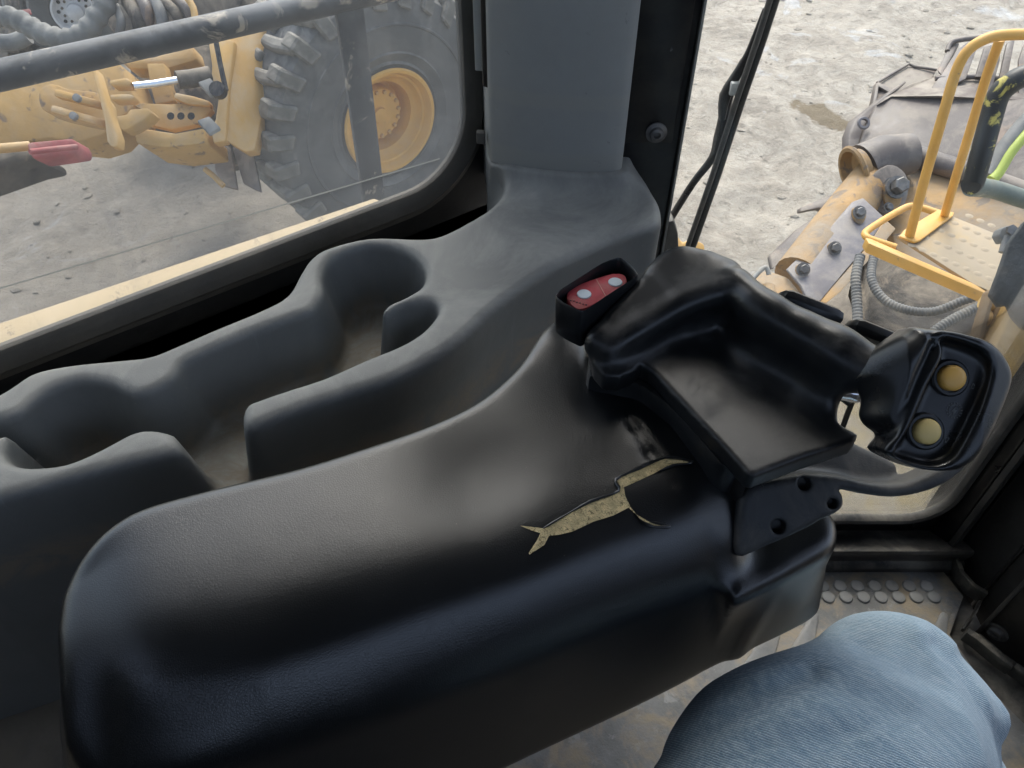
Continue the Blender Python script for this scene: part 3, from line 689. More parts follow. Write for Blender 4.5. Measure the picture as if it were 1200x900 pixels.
p_out = q3([(700,400,-.376),(722,376,-.372),(745,352,-.366),(772,320,-.358),(796,303,-.353),(830,310,-.352),(856,322,-.352)])
p_in = q3([(714,408,-.379),(738,392,-.374),(765,376,-.368),(800,356,-.361),(825,346,-.357),(845,340,-.354),(860,336,-.352)])
p_ft = q3([(722,432,-.391),(745,420,-.391),(775,404,-.391),(805,392,-.391),(828,384,-.390),(842,378,-.388),(850,376,-.387)])
def pod_f(X, Y, Z_):
    d = smax(poly2(X, Y, basep), Z_-(C-.388), .003); d = smax(d, (C-.404)-Z_, .003)
    pl = smin(web(X, Y, Z_, p_out, p_in, 16, .0085, .0085, .008), web(X, Y, Z_, p_in, p_ft, 16, .0075, .004, .008), .006)
    wl = web(X, Y, Z_, crest[:5], foot_[:5], 18, .0075, .004, .008)
    wr = web(X, Y, Z_, q3([(975,413,-.356),(990,424,-.357)]), q3([(950,468,-.390),(964,482,-.390)]), 4, .007, .004, .008)
    rg = chain(X, Y, Z_, crest, crr, .012)
    up_ = smin(smin(pl, wl, .008), smin(rg, wr, .014), .008)
    return smin(d, up_, .016)
pp = np.array([tuple(p) for p in basep+crest+p_out])
sdf_mesh('pod_shell', (pp[:,0].min()-.03, pp[:,1].min()-.03, C-.41), (pp[:,0].max()+.03, pp[:,1].max()+.03, C-.33), .0016, pod_f, PODM, pod)
prism('pedestal', [OZ(a, b, C-.404) for a, b in ((688,440),(692,395),(745,350),(800,330),(850,350),(870,400),(872,545),(845,545),(790,480),(750,450))], (0,0,-.08), PODM, pod, .006)
prism('tray_side', [OZ(748,422,ZT-.017), OZ(880,556,ZT-.017), OZ(880,556,ZT-.017)+Vector((-.0,.012,0)), OZ(760,420,ZT-.017)], (0,0,-.035), BLACKP, pod, .001)
# finger tabs beyond the grip
for a_, b_, dd, w_ in ((922,352,.545,.011), (1004,386,.54,.011)):
    p_, q_ = P(a_, b_, dd), P(a_+50, b_+20, dd)
    e = (q_-p_).normalized(); sdf_lo = None
    box('finger_tab', (p_+q_)/2+Vector((0,0,.000)), ((q_-p_).length+.014, .013, .026), PODM, pod, (e, F3.cross(e).normalized(), F3), .0060)

# thumb head: built square to the grip, facing the operator
hd0 = P(1105,470,.485); SC = .485/FPX
head = thing('steering_grip', 'black thumb grip with two amber buttons beside the right window post', 'joystick', tuple(hd0-Vector((0,0,.05))))
fr = Matrix((R, U3, -F3)).transposed().to_4x4(); fr.translation = hd0
def uv(px, py): return ((px-1105)*SC, (470-py)*SC)
plate = catmull([Vector((*uv(a, b), 0)) for a, b in ((1087,393),(1100,389),(1125,394),(1155,404),(1176,424),(1182,446),(1168,480),(1148,515),(1128,540),(1105,550),(1070,548),(1040,536),(1028,528),(1032,519),(1046,504),(1056,478),(1068,448),(1080,424),(1088,408))], 4, True)
rec = catmull([Vector((*uv(a, b), 0)) for a, b in ((1095,400),(1120,406),(1142,417),(1150,432),(1146,452),(1132,484),(1116,516),(1104,533),(1085,541),(1060,537),(1043,529),(1052,512),(1064,488),(1078,455),(1094,425),(1096,410))], 4, True)
cowl = catmull([Vector((*uv(a, b), 0)) for a, b in ((1012,424),(1030,410),(1058,390),(1070,383),(1092,389),(1090,410),(1084,425),(1072,448),(1060,478),(1052,500),(1040,508),(1026,501),(1019,488),(1021,470),(1014,455),(1005,446),(1006,434))], 4, True)
def head_f(X, Y, Z_):
    d = smax(poly2(X, Y, plate), Z_-(.014+.25*(-X-.0)*0), .006); d = smax(d, -.022-Z_, .012)
    lean = Z_-(.012-.30*np.maximum(X-.018, 0)); d = smax(d, lean, .004)
    r_ = smax(poly2(X, Y, rec)+np.clip(Z_-.0, -.02, .02)*-.15, .002-Z_, .006)
    d = smax(d, -r_, .0035)
    c = smax(poly2(X, Y, cowl), Z_-(.014-.9*np.maximum(-.028-X, 0)), .016); c = smax(c, -.022-Z_, .01)
    gro = cap(X, Y, Z_, (*uv(1092,395), .013), (*uv(1050,500), .013), .004)
    c = smax(c, -gro, .006)
    return smin(d, c, .006)
sdf_mesh('grip_shell', (-.064,-.052,-.026), (.05,.053,.022), .0011, head_f, HEADM, head, fr)
for nm, a_, b_, mt_ in (('thumb_button',1110,443,BTN), ('thumb_button',1081,505,BTN2)):
    c_ = fr @ Vector((*uv(a_, b_), .002)); ax = -F3
    lathe('button_collar', [(.0118,0),(.0118,.0018),(.0108,.0026),(.0092,.0026),(.0088,.0005),(.0088,-.002)], c_, ax, HEADM, head, 32)
    t_ = lathe(nm, [(.0081,0),(.0081,.0045),(.0076,.0058),(.0062,.0066),(.004,.0071),(0,.0073)], c_, ax, mt_, head, 32, 60)
bpy.data.objects['thumb_button.001']['label'] = 'paler amber lower button'
# printed marks: a toothed ring with a bolt in it, and two small arrowheads
def flatmark(name, polys, parent):
    V, Fc = [], []
    for pl in polys:
        o_ = len(V); V += [fr @ Vector((*uv(a, b), .0024)) for a, b in pl]+[fr @ Vector((*uv(a, b), .0019)) for a, b in pl]; k = len(pl)
        Fc.append(tuple(range(o_, o_+k))); Fc += [(o_+i, o_+(i+1)%k, o_+k+(i+1)%k, o_+k+i) for i in range(k)]
    return obj(name, V, Fc, PRINT, parent)
cx_, cy_ = 1116, 481; tk = []
for k in range(16):
    a = 2*math.pi*k/16; ca, sa = math.cos(a), math.sin(a)
    tk.append([(cx_+ca*7.6-sa*.7, cy_+sa*7.6+ca*.7), (cx_+ca*9.6-sa*.5, cy_+sa*9.6+ca*.5), (cx_+ca*9.6+sa*.5, cy_+sa*9.6-ca*.5), (cx_+ca*7.6+sa*.7, cy_+sa*7.6-ca*.7)])
for k in range(24):
    a, b = 2*math.pi*k/24, 2*math.pi*(k+1)/24
    tk.append([(cx_+math.cos(a)*6.9, cy_+math.sin(a)*6.9), (cx_+math.cos(b)*6.9, cy_+math.sin(b)*6.9), (cx_+math.cos(b)*6.3, cy_+math.sin(b)*6.3), (cx_+math.cos(a)*6.3, cy_+math.sin(a)*6.3)])
flatmark('printed_symbol', tk+[[(1117.5,476),(1112.5,482),(1116,482)], [(1115,480.5),(1119.6,480.5),(1114.4,486.5)]], head)
def tri(pts):
    r_ = []
    for (ax_, ay_), (bx_, by_) in zip(pts, pts[1:]+pts[:1]):
        dx, dy = bx_-ax_, by_-ay_; L = math.hypot(dx, dy); nx_, ny_ = -dy/L*.35, dx/L*.35
        r_.append([(ax_+nx_, ay_+ny_), (bx_+nx_, by_+ny_), (bx_-nx_, by_-ny_), (ax_-nx_, ay_-ny_)])
    return r_
flatmark('printed_arrow', tri([(1138,449),(1135,455),(1141,455)]), head)
flatmark('printed_arrow', tri([(1104,512),(1110,513),(1106,519)]), head)

# cast bracket carrying pod and grip
br = thing('support_bracket', 'dark cast bracket with bolt holes curving under the black grip', 'bracket', tuple(P(930,620,.54)))
bo = P(940,590,.525); frb = Matrix((R, U3, -F3)).transposed().to_4x4(); frb.translation = bo; SB = .525/FPX
def bv2(a, b): return ((a-940)*SB, (590-b)*SB)
bpl = catmull([Vector((*bv2(a, b), 0)) for a, b in ((874,572),(900,563),(945,556),(985,558),(1020,566),(1060,566),(1100,548),(1128,528),(1140,532),(1132,548),(1110,566),(1080,578),(1045,583),(1010,579),(985,574),(988,580),(989,592),(980,602),(962,610),(945,620),(900,640),(862,652),(864,600))], 3, True)
btp = catmull([Vector((*bv2(a, b), 0)) for a, b in ((872,566),(890,545),(930,530),(985,512),(1004,508),(1030,525),(1060,540),(1075,552),(1060,566),(1030,572),(985,562),(945,560),(900,566))], 3, True)
def br_f(X, Y, Z_):
    d = smax(poly2(X, Y, bpl), np.abs(Z_+.012)-.014, .006)
    t_ = smax(poly2(X, Y, btp), np.abs(Z_+.030+.55*(Y-.01))-.012, .006)
    d = smin(d, t_, .006)
    for a, b, r_ in ((942,567,.0046), (975,590,.0038), (912,617,.005)):
        u_, v_ = bv2(a, b); d = smax(d, -np.maximum(np.sqrt((X-u_)**2+(Y-v_)**2)-r_, -.008-Z_), .0015)
    return d
sdf_mesh('casting', (-.056,-.042,-.062), (.128,.056,.008), .0014, br_f, BRKT, br, frb)

# red rocker in its own open box
ZS = C-.352
rim = [OZ(a, b, ZS) for a, b in ((651,347),(655,341),(664,335),(686,321),(705,309),(724,302),(731,304),(740,311),(747,320),(746,325),(735,332),(712,347),(690,362),(682,366),(674,363),(662,357),(653,351))]
cen = sum(rim, Vector())/len(rim)
sw = thing('switch_box', 'small open black box holding a red rocker above the pod', 'switch', tuple(cen-Vector((0,0,.04))))
rim = catmull(rim, 2, True); V, Fc = [], []; prof = [(1.0,0,0),(1.0,-.001,0),(.97,-.028,0),(.90,-.034,0),(.0,-.034,0)]
n = len(rim)
def rp(p, s, z): return cen+(p-cen)*s+Vector((0,0,z))
rows = [(.95,-.0005),(.975,.0006),(1.0,-.0005),(.985,-.018),(.95,-.033),(.88,-.036)]
inner = [(.95,-.0005),(.935,-.015),(.90,-.024)]
for s, z in rows: V += [rp(p, s, z) for p in rim]
for s, z in inner[1:]: V += [rp(p, s, z) for p in rim]
for k in range(len(rows)-1): Fc += [(k*n+i, k*n+(i+1)%n, (k+1)*n+(i+1)%n, (k+1)*n+i) for i in range(n)]
Fc.append(tuple((len(rows)-1)*n+i for i in range(n)))
L_ = len(rows); Fc += [(i, (i+1)%n, L_*n+(i+1)%n, L_*n+i) for i in range(n)]; Fc += [(L_*n+i, L_*n+(i+1)%n, (L_+1)*n+(i+1)%n, (L_+1)*n+i) for i in range(n)]
Fc.append(tuple((L_+1)*n+i for i in range(n)))
bm = bmesh.new(); vv = [bm.verts.new(x) for x in V]
for f in Fc: bm.faces.new([vv[i] for i in f])
from_bm('box_shell', bm, PODM, sw, True, None, 50)
zr = ZS-.006
rk = [OZ(a, b, zr) for a, b in ((664,346),(668,338),(680,332),(700,325),(718,320),(731,321),(735,327),(732,334),(716,345),(700,354),(684,362),(675,361),(667,354))]
rock = prism('rocker', catmull(rk, 2, True), (0,0,-.013), REDM, sw, .0022)
for a, b in ((684.5,345), (721,331)):
    lathe('dot', [(0,.0009),(.0048,.0009),(.0053,.0004),(.0053,-.001)], OZ(a, b, zr), Z, WHITEP, rock, 24)
s0, s1 = OZ(698,327,zr), OZ(709,347,zr)
prism('seam', [s0, s1, s1+(s0-s1).cross(Z).normalized()*.0007, s0+(s0-s1).cross(Z).normalized()*.0007], (0,0,.0003), M('pale seam', (.7,.3,.25), .5), rock)
for k in range(6):
    a, b = 669+k*3.6, 352+(-1)**k*.2+k*1.1
    lathe('ridge_dot', [(0,.0004),(.0005,.0004),(.0006,0)], OZ(a, b, zr+.0002), Z, BLACKP, rock, 8)
# ------------------------------------------------------------ corner windscreen, frame and sill
GW = .835
wl_, wr_ = rrr+.004, OG(1112,585,GW).dot(R)
wb_ = OG(1050,604,GW).z
ws = thing('corner_windscreen', 'clear corner windscreen in a black frame behind the control pod', 'windscreen', RG((wl_+wr_)/2, GW, wb_))
pth = []; r2 = .07
for ca_, cb_, a0, rad_ in ((wr_-r2, wb_+r2, -90, r2), (wr_-r2, C+.47-r2, 0, r2), (wl_+.02, C+.47-.02, 90, .02), (wl_+.02, wb_+.02, 180, .02)):
    for k in range(11):
        a = math.radians(a0+9*k); pth.append((ca_+math.cos(a)*rad_, cb_+math.sin(a)*rad_, math.cos(a), math.sin(a)))
w3 = lambda a, b, d: RG(a, GW-d, b)
ring('frame_lip', [(0,-.004),(.0,.006),(.003,.011),(.010,.013),(.014,.010),(.016,.0)], DUSTYB, ws, pth, w3)
obj('glass_pane', [w3(a+c*.004, b+d*.004, 0) for a, b, c, d in pth]+[w3(a+c*.004, b+d*.004, -.005) for a, b, c, d in pth],
    [tuple(range(len(pth))), tuple(reversed(range(len(pth), 2*len(pth))))]+[(i, (i+1)%len(pth), (i+1)%len(pth)+len(pth), i+len(pth)) for i in range(len(pth))], G_CLEAN, ws)
# recessed black web, then the dusty folded sill
ring('recess', [(.016,.0),(.030,-.002),(.05,-.006),(.14,-.006)], BLACKP, ws, [q for q in pth], w3)
def gzr(py, g): return OG(1000, py, g).z
prof = [(GW+.03,FL-.05),(GW+.03,gzr(622,GW+.01)),(GW-.002,gzr(625,GW-.002)),(GW-.012,gzr(628,GW-.012)),(GW-.055,gzr(646,GW-.055)),(GW-.058,gzr(651,GW-.058)),(GW-.050,gzr(657,GW-.050)),(GW-.056,gzr(661,GW-.056)),(GW-.062,gzr(667,GW-.062)),(GW-.063,FL-.05)]
rs0, rs1 = wl_-.02, wr_+.075
prism('folded_sill', [RG(rs0, g, z) for g, z in prof], R*(rs1-rs0), DUSTYB, ws, .0025)

# right hand posts (front left corner of the cab): each upright a part
cp = thing('corner_post', 'scuffed black corner post with folded flanges at the right edge', 'cab post', RG(wr_+.05, .79, FL))
def upr(name, foot, mat, bv=.003, z0=FL-.05, z1=C+.50, parent=cp): return prism(name, [Vector((p.x, p.y, z0)) for p in foot], (0,0,z1-z0), mat, parent, bv)
b0, b1 = wr_+.012, wr_+.052
upr('frame_upright', [RG(b0,GW-.002,0), RG(b0+.012,GW-.03,0), RG(b1,GW-.03,0), RG(b1+.04,GW+.05,0), RG(b0,GW+.05,0)], BLACKP)
t0 = OZ(1120,652,FL); 
upr('flat_strip', [RG(b0+.012,GW-.032,0), RG(b0+.016,GW-.045,0), Vector((t0.x,t0.y,0))+R*(-.004)+G*.01, Vector((t0.x,t0.y,0))+G*.05, RG(b1,GW-.031,0)], DUSTYB)
tube('round_edge', [(t0.x,t0.y,FL), (t0.x,t0.y,C+.50)], .010, BLACKP, cp, 14)
t1 = OZ(1150,700,FL); t2_ = OZ(1158,716,FL)
e = (t1-t0).normalized(); nrm = Vector((e.y,-e.x,0)); nrm = nrm if nrm.dot(R) > 0 else -nrm
upr('side_plate', [t0+e*.008, t1, t1+nrm*.02, t0+nrm*.05], DUSTYB)
upr('flange', [t1-nrm*.012, t1+e*.006-nrm*.012, t1+e*.008+nrm*.03, t1+nrm*.03], BLACKP, .001)
prism('backing', [RG(b1,GW+.02,FL-.05), RG(b1+.10,GW+.02,FL-.05), Vector((OZ(1300,800,FL).x,OZ(1300,800,FL).y,FL-.05))+Vector((.06,-.2,0)), Vector((OZ(1150,735,FL).x,OZ(1150,735,FL).y,FL-.05))+Vector((.03,0,0))], (0,0,.66), INNERB, cp)
fw = thing('front_panel', 'brown black scuffed panel with one round bolt at the right edge', 'panel', OZ(1150,740,FL))
q0, q1 = OZ(1146,741,FL), OZ(1235,812,FL)
pe = (q1-q0).normalized(); pn = Vector((pe.y,-pe.x,0)); pn = pn if pn.dot(-G) > 0 else -pn
prism('panel_sheet', [q0, q1+pe*.5, q1+pe*.5-pn*.012, q0-pn*.012], (0,0,.62), BROWNP, fw, .002)
prism('panel_flange', [q0-pe*.004, q0+pe*.003, q0+pe*.003+pn*.012, q0-pe*.004+pn*.012], (0,0,.62), DUSTYB, fw, .001)
bp = OPL(1168,740,q0,pn)
lathe('bolt', [(0,0),(.020,0),(.020,.002),(.015,.003),(.014,.008),(.011,.011),(.006,.0115),(.0055,.006),(0,.006)], bp, pn, BOLTM, fw, 24)

# floor mat with raised studs and arrow ribs
mt0 = FL+.004
floor = thing('floor_mat', 'dirty grey rubber floor mat with raised round studs and arrow ribs', 'floor mat', OZ(1000,740,FL))
matp = [OZ(640,673.5,mt0-.004), OZ(1105,671.5,mt0-.004), OZ(1128,700,mt0-.004), OZ(1112,745,mt0-.004), OZ(1150,800,mt0-.004), OZ(1250,900,mt0-.004), OZ(1300,1200,mt0-.004), OZ(-100,1200,mt0-.004), OZ(-100,900,mt0-.004)]
prism('mat_sheet', [OZ(560,673.5,mt0-.012)]+[Vector((p.x,p.y,mt0-.012)) for p in matp[1:]], (0,0,.012), FLOORM, floor, .001)
stud = None
def stud_at(a, b):
    global stud
    c = OZ(a, b, mt0)
    if stud is None:
        stud = lathe('stud', [(0,.0045),(.008,.0045),(.0112,.0036),(.0128,.001),(.0132,-.001)], c, Z, STUDM, floor, 18)
        stud['_c'] = 0; stud_at.c0 = Vector(c); del stud['_c']; return
    like(stud, 'stud', floor, Matrix.Translation(c-stud_at.c0))
for k in range(13): stud_at(1085.5-k*20.3, 687)
for k in range(13): stud_at(1094-k*20.6, 700)
def rib(px0, py0, px1, py1, w0, w1):
    a, b = OZ(px0, py0, mt0), OZ(px1, py1, mt0); e = (b-a).normalized(); s = Vector((-e.y, e.x, 0))
    pts = [a+s*w0, a+s*w0*.5-e*w0*.9, a-s*w0*.5-e*w0*.9, a-s*w0, b-s*w1, b+s*w1]
    prism('arrow_rib', [Vector((p.x,p.y,mt0-.001)) for p in pts], (0,0,.0055), STUDM, floor, .0022)
for px0, px1 in ((1106,1085),(1054,1050),(1003,1000),(955,925),(915,880)): rib(px0, 722, px1, 800, .007, .026)
# kick strips round the mat's corner
ks = thing('kick_strip', 'worn grey rubber kick strip bent round the corner of the floor mat', 'rubber strip', OZ(1125,700,FL))
def strip(name, pts, h, t_, parent):
    P_ = [OZ(a, b, mt0) for a, b in pts]; L_ = []
    for i, p in enumerate(P_):
        e = (P_[min(i+1,len(P_)-1)]-P_[max(i-1,0)]).normalized(); L_.append(p+Vector((e.y,-e.x,0))*t_)
    return prism(name, P_+L_[::-1], (0,0,h), RUBBER, parent, .003)
strip('corner_strip', [(1116,664),(1122,680),(1134,694),(1150,704)], .035, .010, ks)
strip('upright_flap', [(1150,704),(1143,720),(1128,742)], .012, .006, ks)
strip('front_strip', [(1128,744),(1140,752),(1168,775),(1182,786)], .03, .014, ks)
strip('front_strip', [(1183,784),(1205,800),(1240,828)], .03, .014, ks)
# seat base plate seen low on the left, ridge plate under it
sb = box('seat_platform', (-.30,.45,C-.80), (.7,.5,.05), M('dusty brown seat base', (.22,.19,.155), .7, bs=40, bd=.002, dust=.8, dscale=8, dustc=(.23,.20,.15)), None, None, .006)
sb.parent = None; tag(sb, 'dusty brown steel base plate low between console and armrest', 'base plate')

# ------------------------------------------------------------ operator's left leg in jeans
per = thing('person', 'person in faded blue jeans, only a bent left knee and thigh in view', 'person', OZ(1160,1010,FL))
hip, mid, knee = P(860,1190,.44), P(960,960,.53), P(1046,838,.60)
foot = OZ(1175,1010,FL+.10); shin = knee.lerp(foot, .5)+Vector((.0,.0,0))
def leg_f(X, Y, Z_):
    t = cap(X, Y, Z_, hip, mid, .102, .098); t = smin(t, cap(X, Y, Z_, mid, knee, .098, .074), .05)
    s = smin(cap(X, Y, Z_, knee+Vector((0.005,0,-.01)), shin, .066, .062), cap(X, Y, Z_, shin, foot, .062, .066), .03)
    d = smin(t, s, .03)
    w = .0035*np.sin(62*(X*.8+Y*.5-Z_*.9)+3*np.sin(18*Y+9*Z_))*np.exp(-((X-knee.x-.01)**2+(Y-knee.y+.05)**2+(Z_-knee.z)**2)/.012)
    w = w+.0022*np.sin(48*(Y*1.1+Z_*.7)+2.5*np.sin(15*X)+14*X)
    D = X*F3.x+Y*F3.y+(Z_-C)*F3.z; D = np.maximum(D, .05)
    px = 600+FPX*(X*R.x+Y*R.y)/D; py = 450-FPX*(X*U3.x+Y*U3.y+(Z_-C)*U3.z)/D
    for ln, am, wd_ in (([(1095,755),(1132,800),(1160,850),(1186,900),(1200,980)], .0075, 9), ([(1128,768),(1162,812),(1186,872),(1200,960)], .004, 9), ([(1078,742),(1112,790),(1140,845),(1158,900)], -.004, 11),
            ([(785,892),(860,842),(950,792)], .004, 13), ([(800,906),(900,872),(1000,862)], .003, 11), ([(860,818),(960,800),(1060,832)], .0022, 15), ([(1010,760),(1080,800),(1110,870)], .0022, 12), ([(930,900),(1010,850),(1060,842)], .0025, 10)):
        e = None
        for p_, q_ in zip(ln, ln[1:]):
            ex, ey = q_[0]-p_[0], q_[1]-p_[1]; t_ = np.clip(((px-p_[0])*ex+(py-p_[1])*ey)/(ex*ex+ey*ey), 0, 1)
            r_ = (px-p_[0]-ex*t_)**2+(py-p_[1]-ey*t_)**2; e = r_ if e is None else np.minimum(e, r_)
        w = w+am*np.exp(-e/(wd_*wd_))
    return d+w
pk = np.array([tuple(hip), tuple(knee), tuple(foot)])
sdf_mesh('jeans', tuple(pk.min(0)-.13), tuple(pk.max(0)+.13), .005, leg_f, DENIM, per)
ft_ = Vector((foot.x, foot.y, FL))
sh = [ft_+Vector((-.10,0,.035)), ft_+Vector((0,0,.045)), ft_+Vector((.10,0,.038)), ft_+Vector((.19,0,.028))]
def shoe_f(X, Y, Z_):
    d = chain(X, Y, Z_, sh, [.042,.048,.044,.034], .03); d = smin(d, cap(X, Y, Z_, ft_+Vector((-.06,0,.05)), ft_+Vector((-.05,0,.14)), .046, .05), .03)
    return smax(d, (FL+.006)-Z_, .004)
sdf_mesh('boot', tuple(np.array(ft_)-np.array((.17,.07,0))), tuple(np.array(ft_)+np.array((.26,.07,.22))), .005, shoe_f, M('black work boot', (.012,.012,.012), .5, bs=200, bd=.0005), per)

# ------------------------------------------------------------ wiper outside the windscreen
gwi = GW+.05
wp = thing('windscreen_wiper', 'black windscreen wiper standing nearly upright outside the glass', 'wiper', OG(805,290,gwi))
A = lambda a, b, g=gwi: OG(a, b, g)
tube('blade', [A(811,288), A(840,205), A(868,118), A(893,45), A(912,-15)], [.0062]*5, BLACKP, wp, 8)
tube('blade_edge', [A(806,288,gwi-.006), A(835,205,gwi-.006), A(863,118,gwi-.006), A(888,45,gwi-.006), A(907,-15,gwi-.006)], [.0036]*5, DUSTYB, wp, 8)
tube('arm', [A(785,258,gwi+.02), A(812,215,gwi+.02), A(835,185,gwi+.02), A(843,160,gwi+.015), A(856,105,gwi+.01), A(872,70,gwi+.01)], [.005,.005,.0055,.007,.006,.004], BLACKP, wp, 8, 4)
tube('yoke', [A(846,140,gwi+.006), A(850,112,gwi+.006), A(865,85,gwi+.006), A(878,60,gwi+.004), A(897,10,gwi+.004)], [.004,.0075,.006,.004,.003], BLACKP, wp, 8, 3)
box('joint', A(861,103,gwi), (.012,.01,.016), M('pale wiper joint', (.5,.5,.48), .5), wp, (R, G, Z), .002)
prism('drive_cover', [A(778,262), A(790,258), A(795,275), A(796,300), A(776,300)], G*.03, DUSTYB, wp, .004)

# ------------------------------------------------------------ own machine's nose, right side
def TP(pts, d): return [P(a, b, d) for a, b in pts]
def TPd(pts): return [P(a, b, d) for a, b, d in pts]
nose = thing('wheel_loader', 'worn yellow front frame and lift arms of the loader seen from its cab', 'loader', (3.0,.6,0))
zn = 1.28
prism('fender_top', [OZ(a, b, zn) for a, b in ((925,425),(1010,418),(1100,430),(1215,418),(1215,640),(1100,650),(925,640))], (0,0,-.05), M('sandy dusty yellow deck', (.60,.48,.27), .85, var=.1, bs=40, bd=.002, dust=.95, dscale=14, dust_lo=.36, dust_hi=.55, dustc=(.56,.49,.38), wear=.30, wears=40, wearc=(.30,.22,.12)), nose, .004)
prism('frame_wall', [OZ(1035,470,zn-.02), OZ(1035,445,zn-.02), P(1000,345,3.0), P(1010,300,2.95), P(1200,330,2.7), P(1210,430,2.55)], F3*.05, DARKW, nose, .004)
DECK = M('dark muddy frame deck', (.10,.085,.068), .85, var=.35, vs_=6, bs=20, bd=.006, dust=.9, dscale=5, dust_lo=.4, dust_hi=.6, dustc=(.27,.23,.18))
prism('lower_deck', [OZ(a, b, .75) for a, b in ((958,335),(1010,300),(1100,330),(1230,420),(1230,480),(880,480),(870,400))], (0,0,-.05), DECK, nose, .004)
# yellow cross face behind the handrail and shiny tube below the bucket
prism('cross_plate', TPd([(1035,232,3.35),(1068,185,3.4),(1120,196,3.35),(1210,232,3.1),(1210,420,2.9),(1060,330,3.05)]), F3*.06, YEL_M, nose, .006)
tube('cross_tube', TPd([(1072,182,3.35),(1100,192,3.3),(1150,208,3.2),(1215,232,3.1)]), .045, RUSTY, nose, 18)
# lift arm boss with sleeve and pin
def wd(p, q, k): return p.lerp(q, k)
boss = P(1046,218,3.25)
s_ax = (P(1010,190,3.35)-P(1060,176,3.2)).normalized()
tube('pin_sleeve', TPd([(1068,180,3.30),(1035,186,3.30),(1012,197,3.30)]), [.085,.10,.105], RUSTY, nose, 24)
lathe('sleeve_mouth', [(.105,0),(.112,.01),(.105,.02),(.09,.02),(.085,-.03),(0,-.03)], P(1003,200,3.28), (P(985,206,3.28)-P(1020,193,3.28)), YEL_M, nose, 24)
prism('pin_lug', catmull(TP([(1018,215),(1028,200),(1046,192),(1062,203),(1066,222),(1058,245),(1040,252),(1022,240)], 3.18), 3, True), F3*.10, RUSTY, nose, .012)
prism('pin_face', catmull(TP([(1038,214),(1050,209),(1058,220),(1056,238),(1046,247),(1037,236)], 3.165), 3, True), F3*.03, YEL_M, nose, .006)
bolt('pin', P(1050,220,3.14), -F3, .032, BOLTM, nose, .06)
bolt('bolt', P(1041,243,3.15), -F3, .014, BOLTM, nose, .02)
bolt('bolt', P(1042,214,3.15), -F3, .014, BOLTM, nose, .02)
tube('link_rod', TPd([(1026,210,3.32),(1000,240,3.22),(965,285,3.08),(935,325,2.98)]), [.10,.095,.095,.095], YEL_M, nose, 20)
prism('arm_shield', TPd([(938,243,3.28),(975,228,3.3),(1000,218,3.3),(1015,226,3.25),(1000,250,3.2),(985,258,3.2),(960,244,3.24),(938,248,3.26)]), F3*.05, RUSTY, nose, .008)
prism('clevis_plate', TPd([(905,316,3.1),(930,296,3.1),(965,262,3.16),(985,250,3.18),(978,240,3.18),(935,268,3.2),(902,300,3.15)]), F3*.04, RUSTY, nose, .008)
prism('guard_plate', TPd([(1000,236,3.05),(1012,232,3.05),(1038,256,3.02),(1018,286,2.95),(990,318,2.88),(962,352,2.80),(948,356,2.80),(938,335,2.84),(922,316,2.90),(932,306,2.92),(965,276,2.98)]), F3*.018, STEELD, nose, .004)
prism('plate_edge', TPd([(1038,257,3.0),(1050,268,3.0),(1030,292,2.93),(985,342,2.82),(960,362,2.78),(955,356,2.80),(990,320,2.88),(1018,287,2.95)]), F3*.03, YEL_M, nose, .004)
for a, b, d in ((1007,249,3.0),(978,291,2.93),(941,316,2.87)):
    prism('bolt_pad', catmull(TP([(a-7,b-4),(a,b-8),(a+7,b-3),(a+8,b+6),(a+2,b+14),(a-5,b+9)], d), 3, True), F3*.02, YEL_M, nose, .003)
    bolt('bolt', P(a, b, d-.01), -F3, .018, BOLTM, nose, .022)
prism('cylinder_head', TPd([(882,330,2.95),(898,314,2.98),(925,322,2.9),(944,345,2.85),(950,372,2.8),(900,372,2.8),(876,352,2.86)]), F3*.12, YEL_M, nose, .03)
tube('rod_eye', TPd([(899,338,2.88),(905,352,2.84),(930,352,2.84),(933,365,2.8)]), .03, YEL_M, nose, 12, 3)
tube('grease_line', TPd([(869,345,2.8),(884,325,2.85),(897,313,2.86),(901,322,2.86)]), .009, CLAMP, nose, 8, 4)
prism('headlamp_guard', TP([(770,276),(790,270),(800,284),(812,279),(826,286),(826,305),(770,305)], 1.9), F3*.05, YEL_R, nose, .006)
hose('conduit', TPd([(1008,300,2.75),(1003,325,2.72),(1004,350,2.70),(1006,395,2.66)]), .017, HOSE, nose, .012, .07)
hose('conduit', TPd([(1026,292,2.75),(1021,325,2.7),(1035,350,2.66),(1062,363,2.62),(1095,365,2.58),(1130,352,2.54),(1165,340,2.5)]), .015, HOSE, nose, .011, .07)
hose('conduit', TPd([(1085,396,2.5),(1110,378,2.5),(1140,363,2.5),(1170,352,2.5)]), .016, HOSE, nose, .011, .07)
CAR = M('worn yellow column', (.60,.38,.12), .55, var=.08, vs_=6, bs=40, bd=.0008, dust=.5, dscale=7, dustc=(.52,.45,.34))
prism('yellow_column', TPd([(1186,366,1.75),(1215,352,1.75),(1215,520,1.75),(1150,470,1.75),(1156,430,1.75)]), F3*.08, CAR, nose, .006)
prism('rusty_bracket', TPd([(1163,342,1.78),(1168,338,1.78),(1150,408,1.78),(1142,412,1.78)]), F3*.04, M('rusty brown bracket', (.22,.14,.07), .8, bs=60, bd=.002, dust=.5), nose, .002)
for k, (a, b) in enumerate(((1168,370),(1160,386),(1172,388),(1164,402),(1176,376))):
    prism('splinter', TP([(a,b-12),(a+5,b-9),(a-2,b+14),(a-7,b+12)], 1.8+.01*k), F3*.02, bpy.data.materials['rusty brown bracket'], nose, .001)
